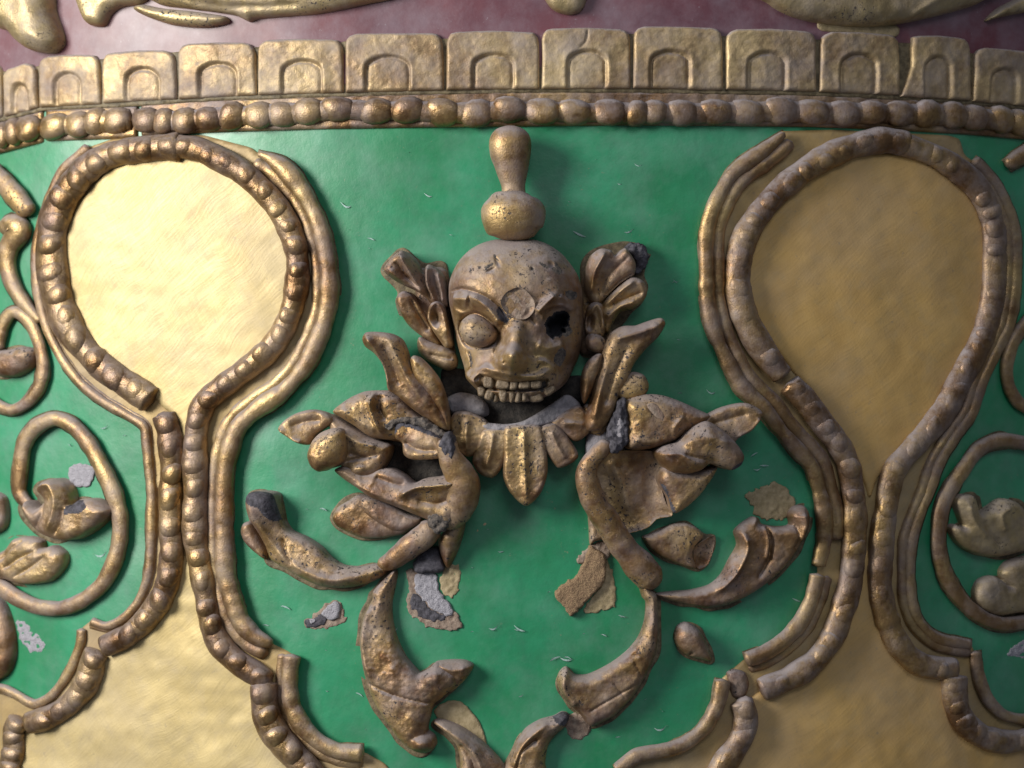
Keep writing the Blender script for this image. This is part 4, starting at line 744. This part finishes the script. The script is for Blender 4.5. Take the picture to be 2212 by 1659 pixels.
scar('bare_patch', P('J',(1560,245),(1660,195),(1770,158),(1850,210),(1902,285),(1850,395),(1720,412),(1625,375),(1610,310)), M_patch, he=2.5, H=1.5)
scar('bare_patch', P('J',(590,690),(640,780),(662,900),(658,1005),(600,1035),(440,1062),(500,950),(570,860)), M_patch)
scar('scar', P('J',(400,700),(470,600),(570,560),(640,620),(600,690),(560,760)), M_scar, he=4, H=4)
scar('stone_stub', P('J',(485,590),(560,640),(592,690),(580,850),(500,940),(430,1010),(360,1082),(310,1030),(240,935),(285,870),(400,790),(450,680)), M_stone, he=10, H=6, w=7, noise=1.2, nwl=34, rag=1.6)
scar('scar', P('D',(490,1560),(560,1545),(645,1570),(640,1640),(600,1700),(500,1700),(470,1640)), M_plaster)
scar('scar', P('K',(88,815),(130,808),(190,865),(262,935),(240,985),(200,1002),(145,965),(105,890)), M_plaster)
scar('scar', P('M',(1885,995),(1940,950),(2000,915),(2080,930),(2080,1040),(1950,1025),(1905,1020)), M_plaster)
scar('bare_patch', P('I',(1860,540),(1900,470),(1960,430),(1985,445),(1920,510),(1880,560)), M_patch)
# curled flecks and scratches of the varnish, far too many and small to pick apart
V_ = []; F_ = []
fl = P('B',(905,1625),(1290,1060),(2135,1605),(2070,1275),'I',(590,1015),(455,1140),(1340,1185),(1880,1185),(2030,1170),(2190,1175),(2080,635),(1990,480),(740,340),(860,345),'J',(700,1080),(580,1210),(440,1200),(240,1370),(320,1385),(200,910),'L',(1440,405),(1745,262),(1225,232),(1860,150),(1520,400),(1235,640),(2000,660),(2090,850),(1830,890),(45,610),(240,625),'E',(230,290),(265,690),(490,1060),(790,1480),(860,1560),(810,1590),'K',(1860,165),(580,440),(320,150),'B',(180,1430),(2200,1150),'D',(480,1420),(720,1300),(860,1350),'F',(1860,55),(2180,400),'E',(1750,1035),(1770,370),'M',(970,1260),(1080,1310),(720,1585),(1240,1450))
for (x, y) in fl+[(random.uniform(500, 1800), random.uniform(300, 1600)) for _ in range(70)]:
    big = len(V_) < 66*10; L_ = random.choice([4, 6, 9, 14])*random.uniform(.6, 1.2) if big else random.uniform(1., 2.6); a = random.uniform(-.5, .5); cv = random.uniform(-.9, 1.1)*L_
    b0 = len(V_); wd = L_*.13+.35
    for k in range(5):
        t = k/2-1; cx_ = x+t*L_*math.cos(a); cy_ = y+t*L_*math.sin(a)-cv*(t*t)*.6+random.uniform(-.4, .4)
        ww = wd*(1-t*t*.8)
        V_ += [(cx_, cy_-ww, 3.6), (cx_, cy_+ww, 2.4)]
    F_ += [[b0+2*k, b0+2*k+1, b0+2*k+3, b0+2*k+2] for k in range(4)]
va = np.array(V_); fo = finish('paint_flecks', W(va[:, 0], va[:, 1], va[:, 2]), F_, M_fleck, wall); fo['kind'] = 'stuff'
print("tris", sum(len(o.data.polygons)*2 for o in C.objects if o.type == 'MESH'), "objs", len(C.objects))
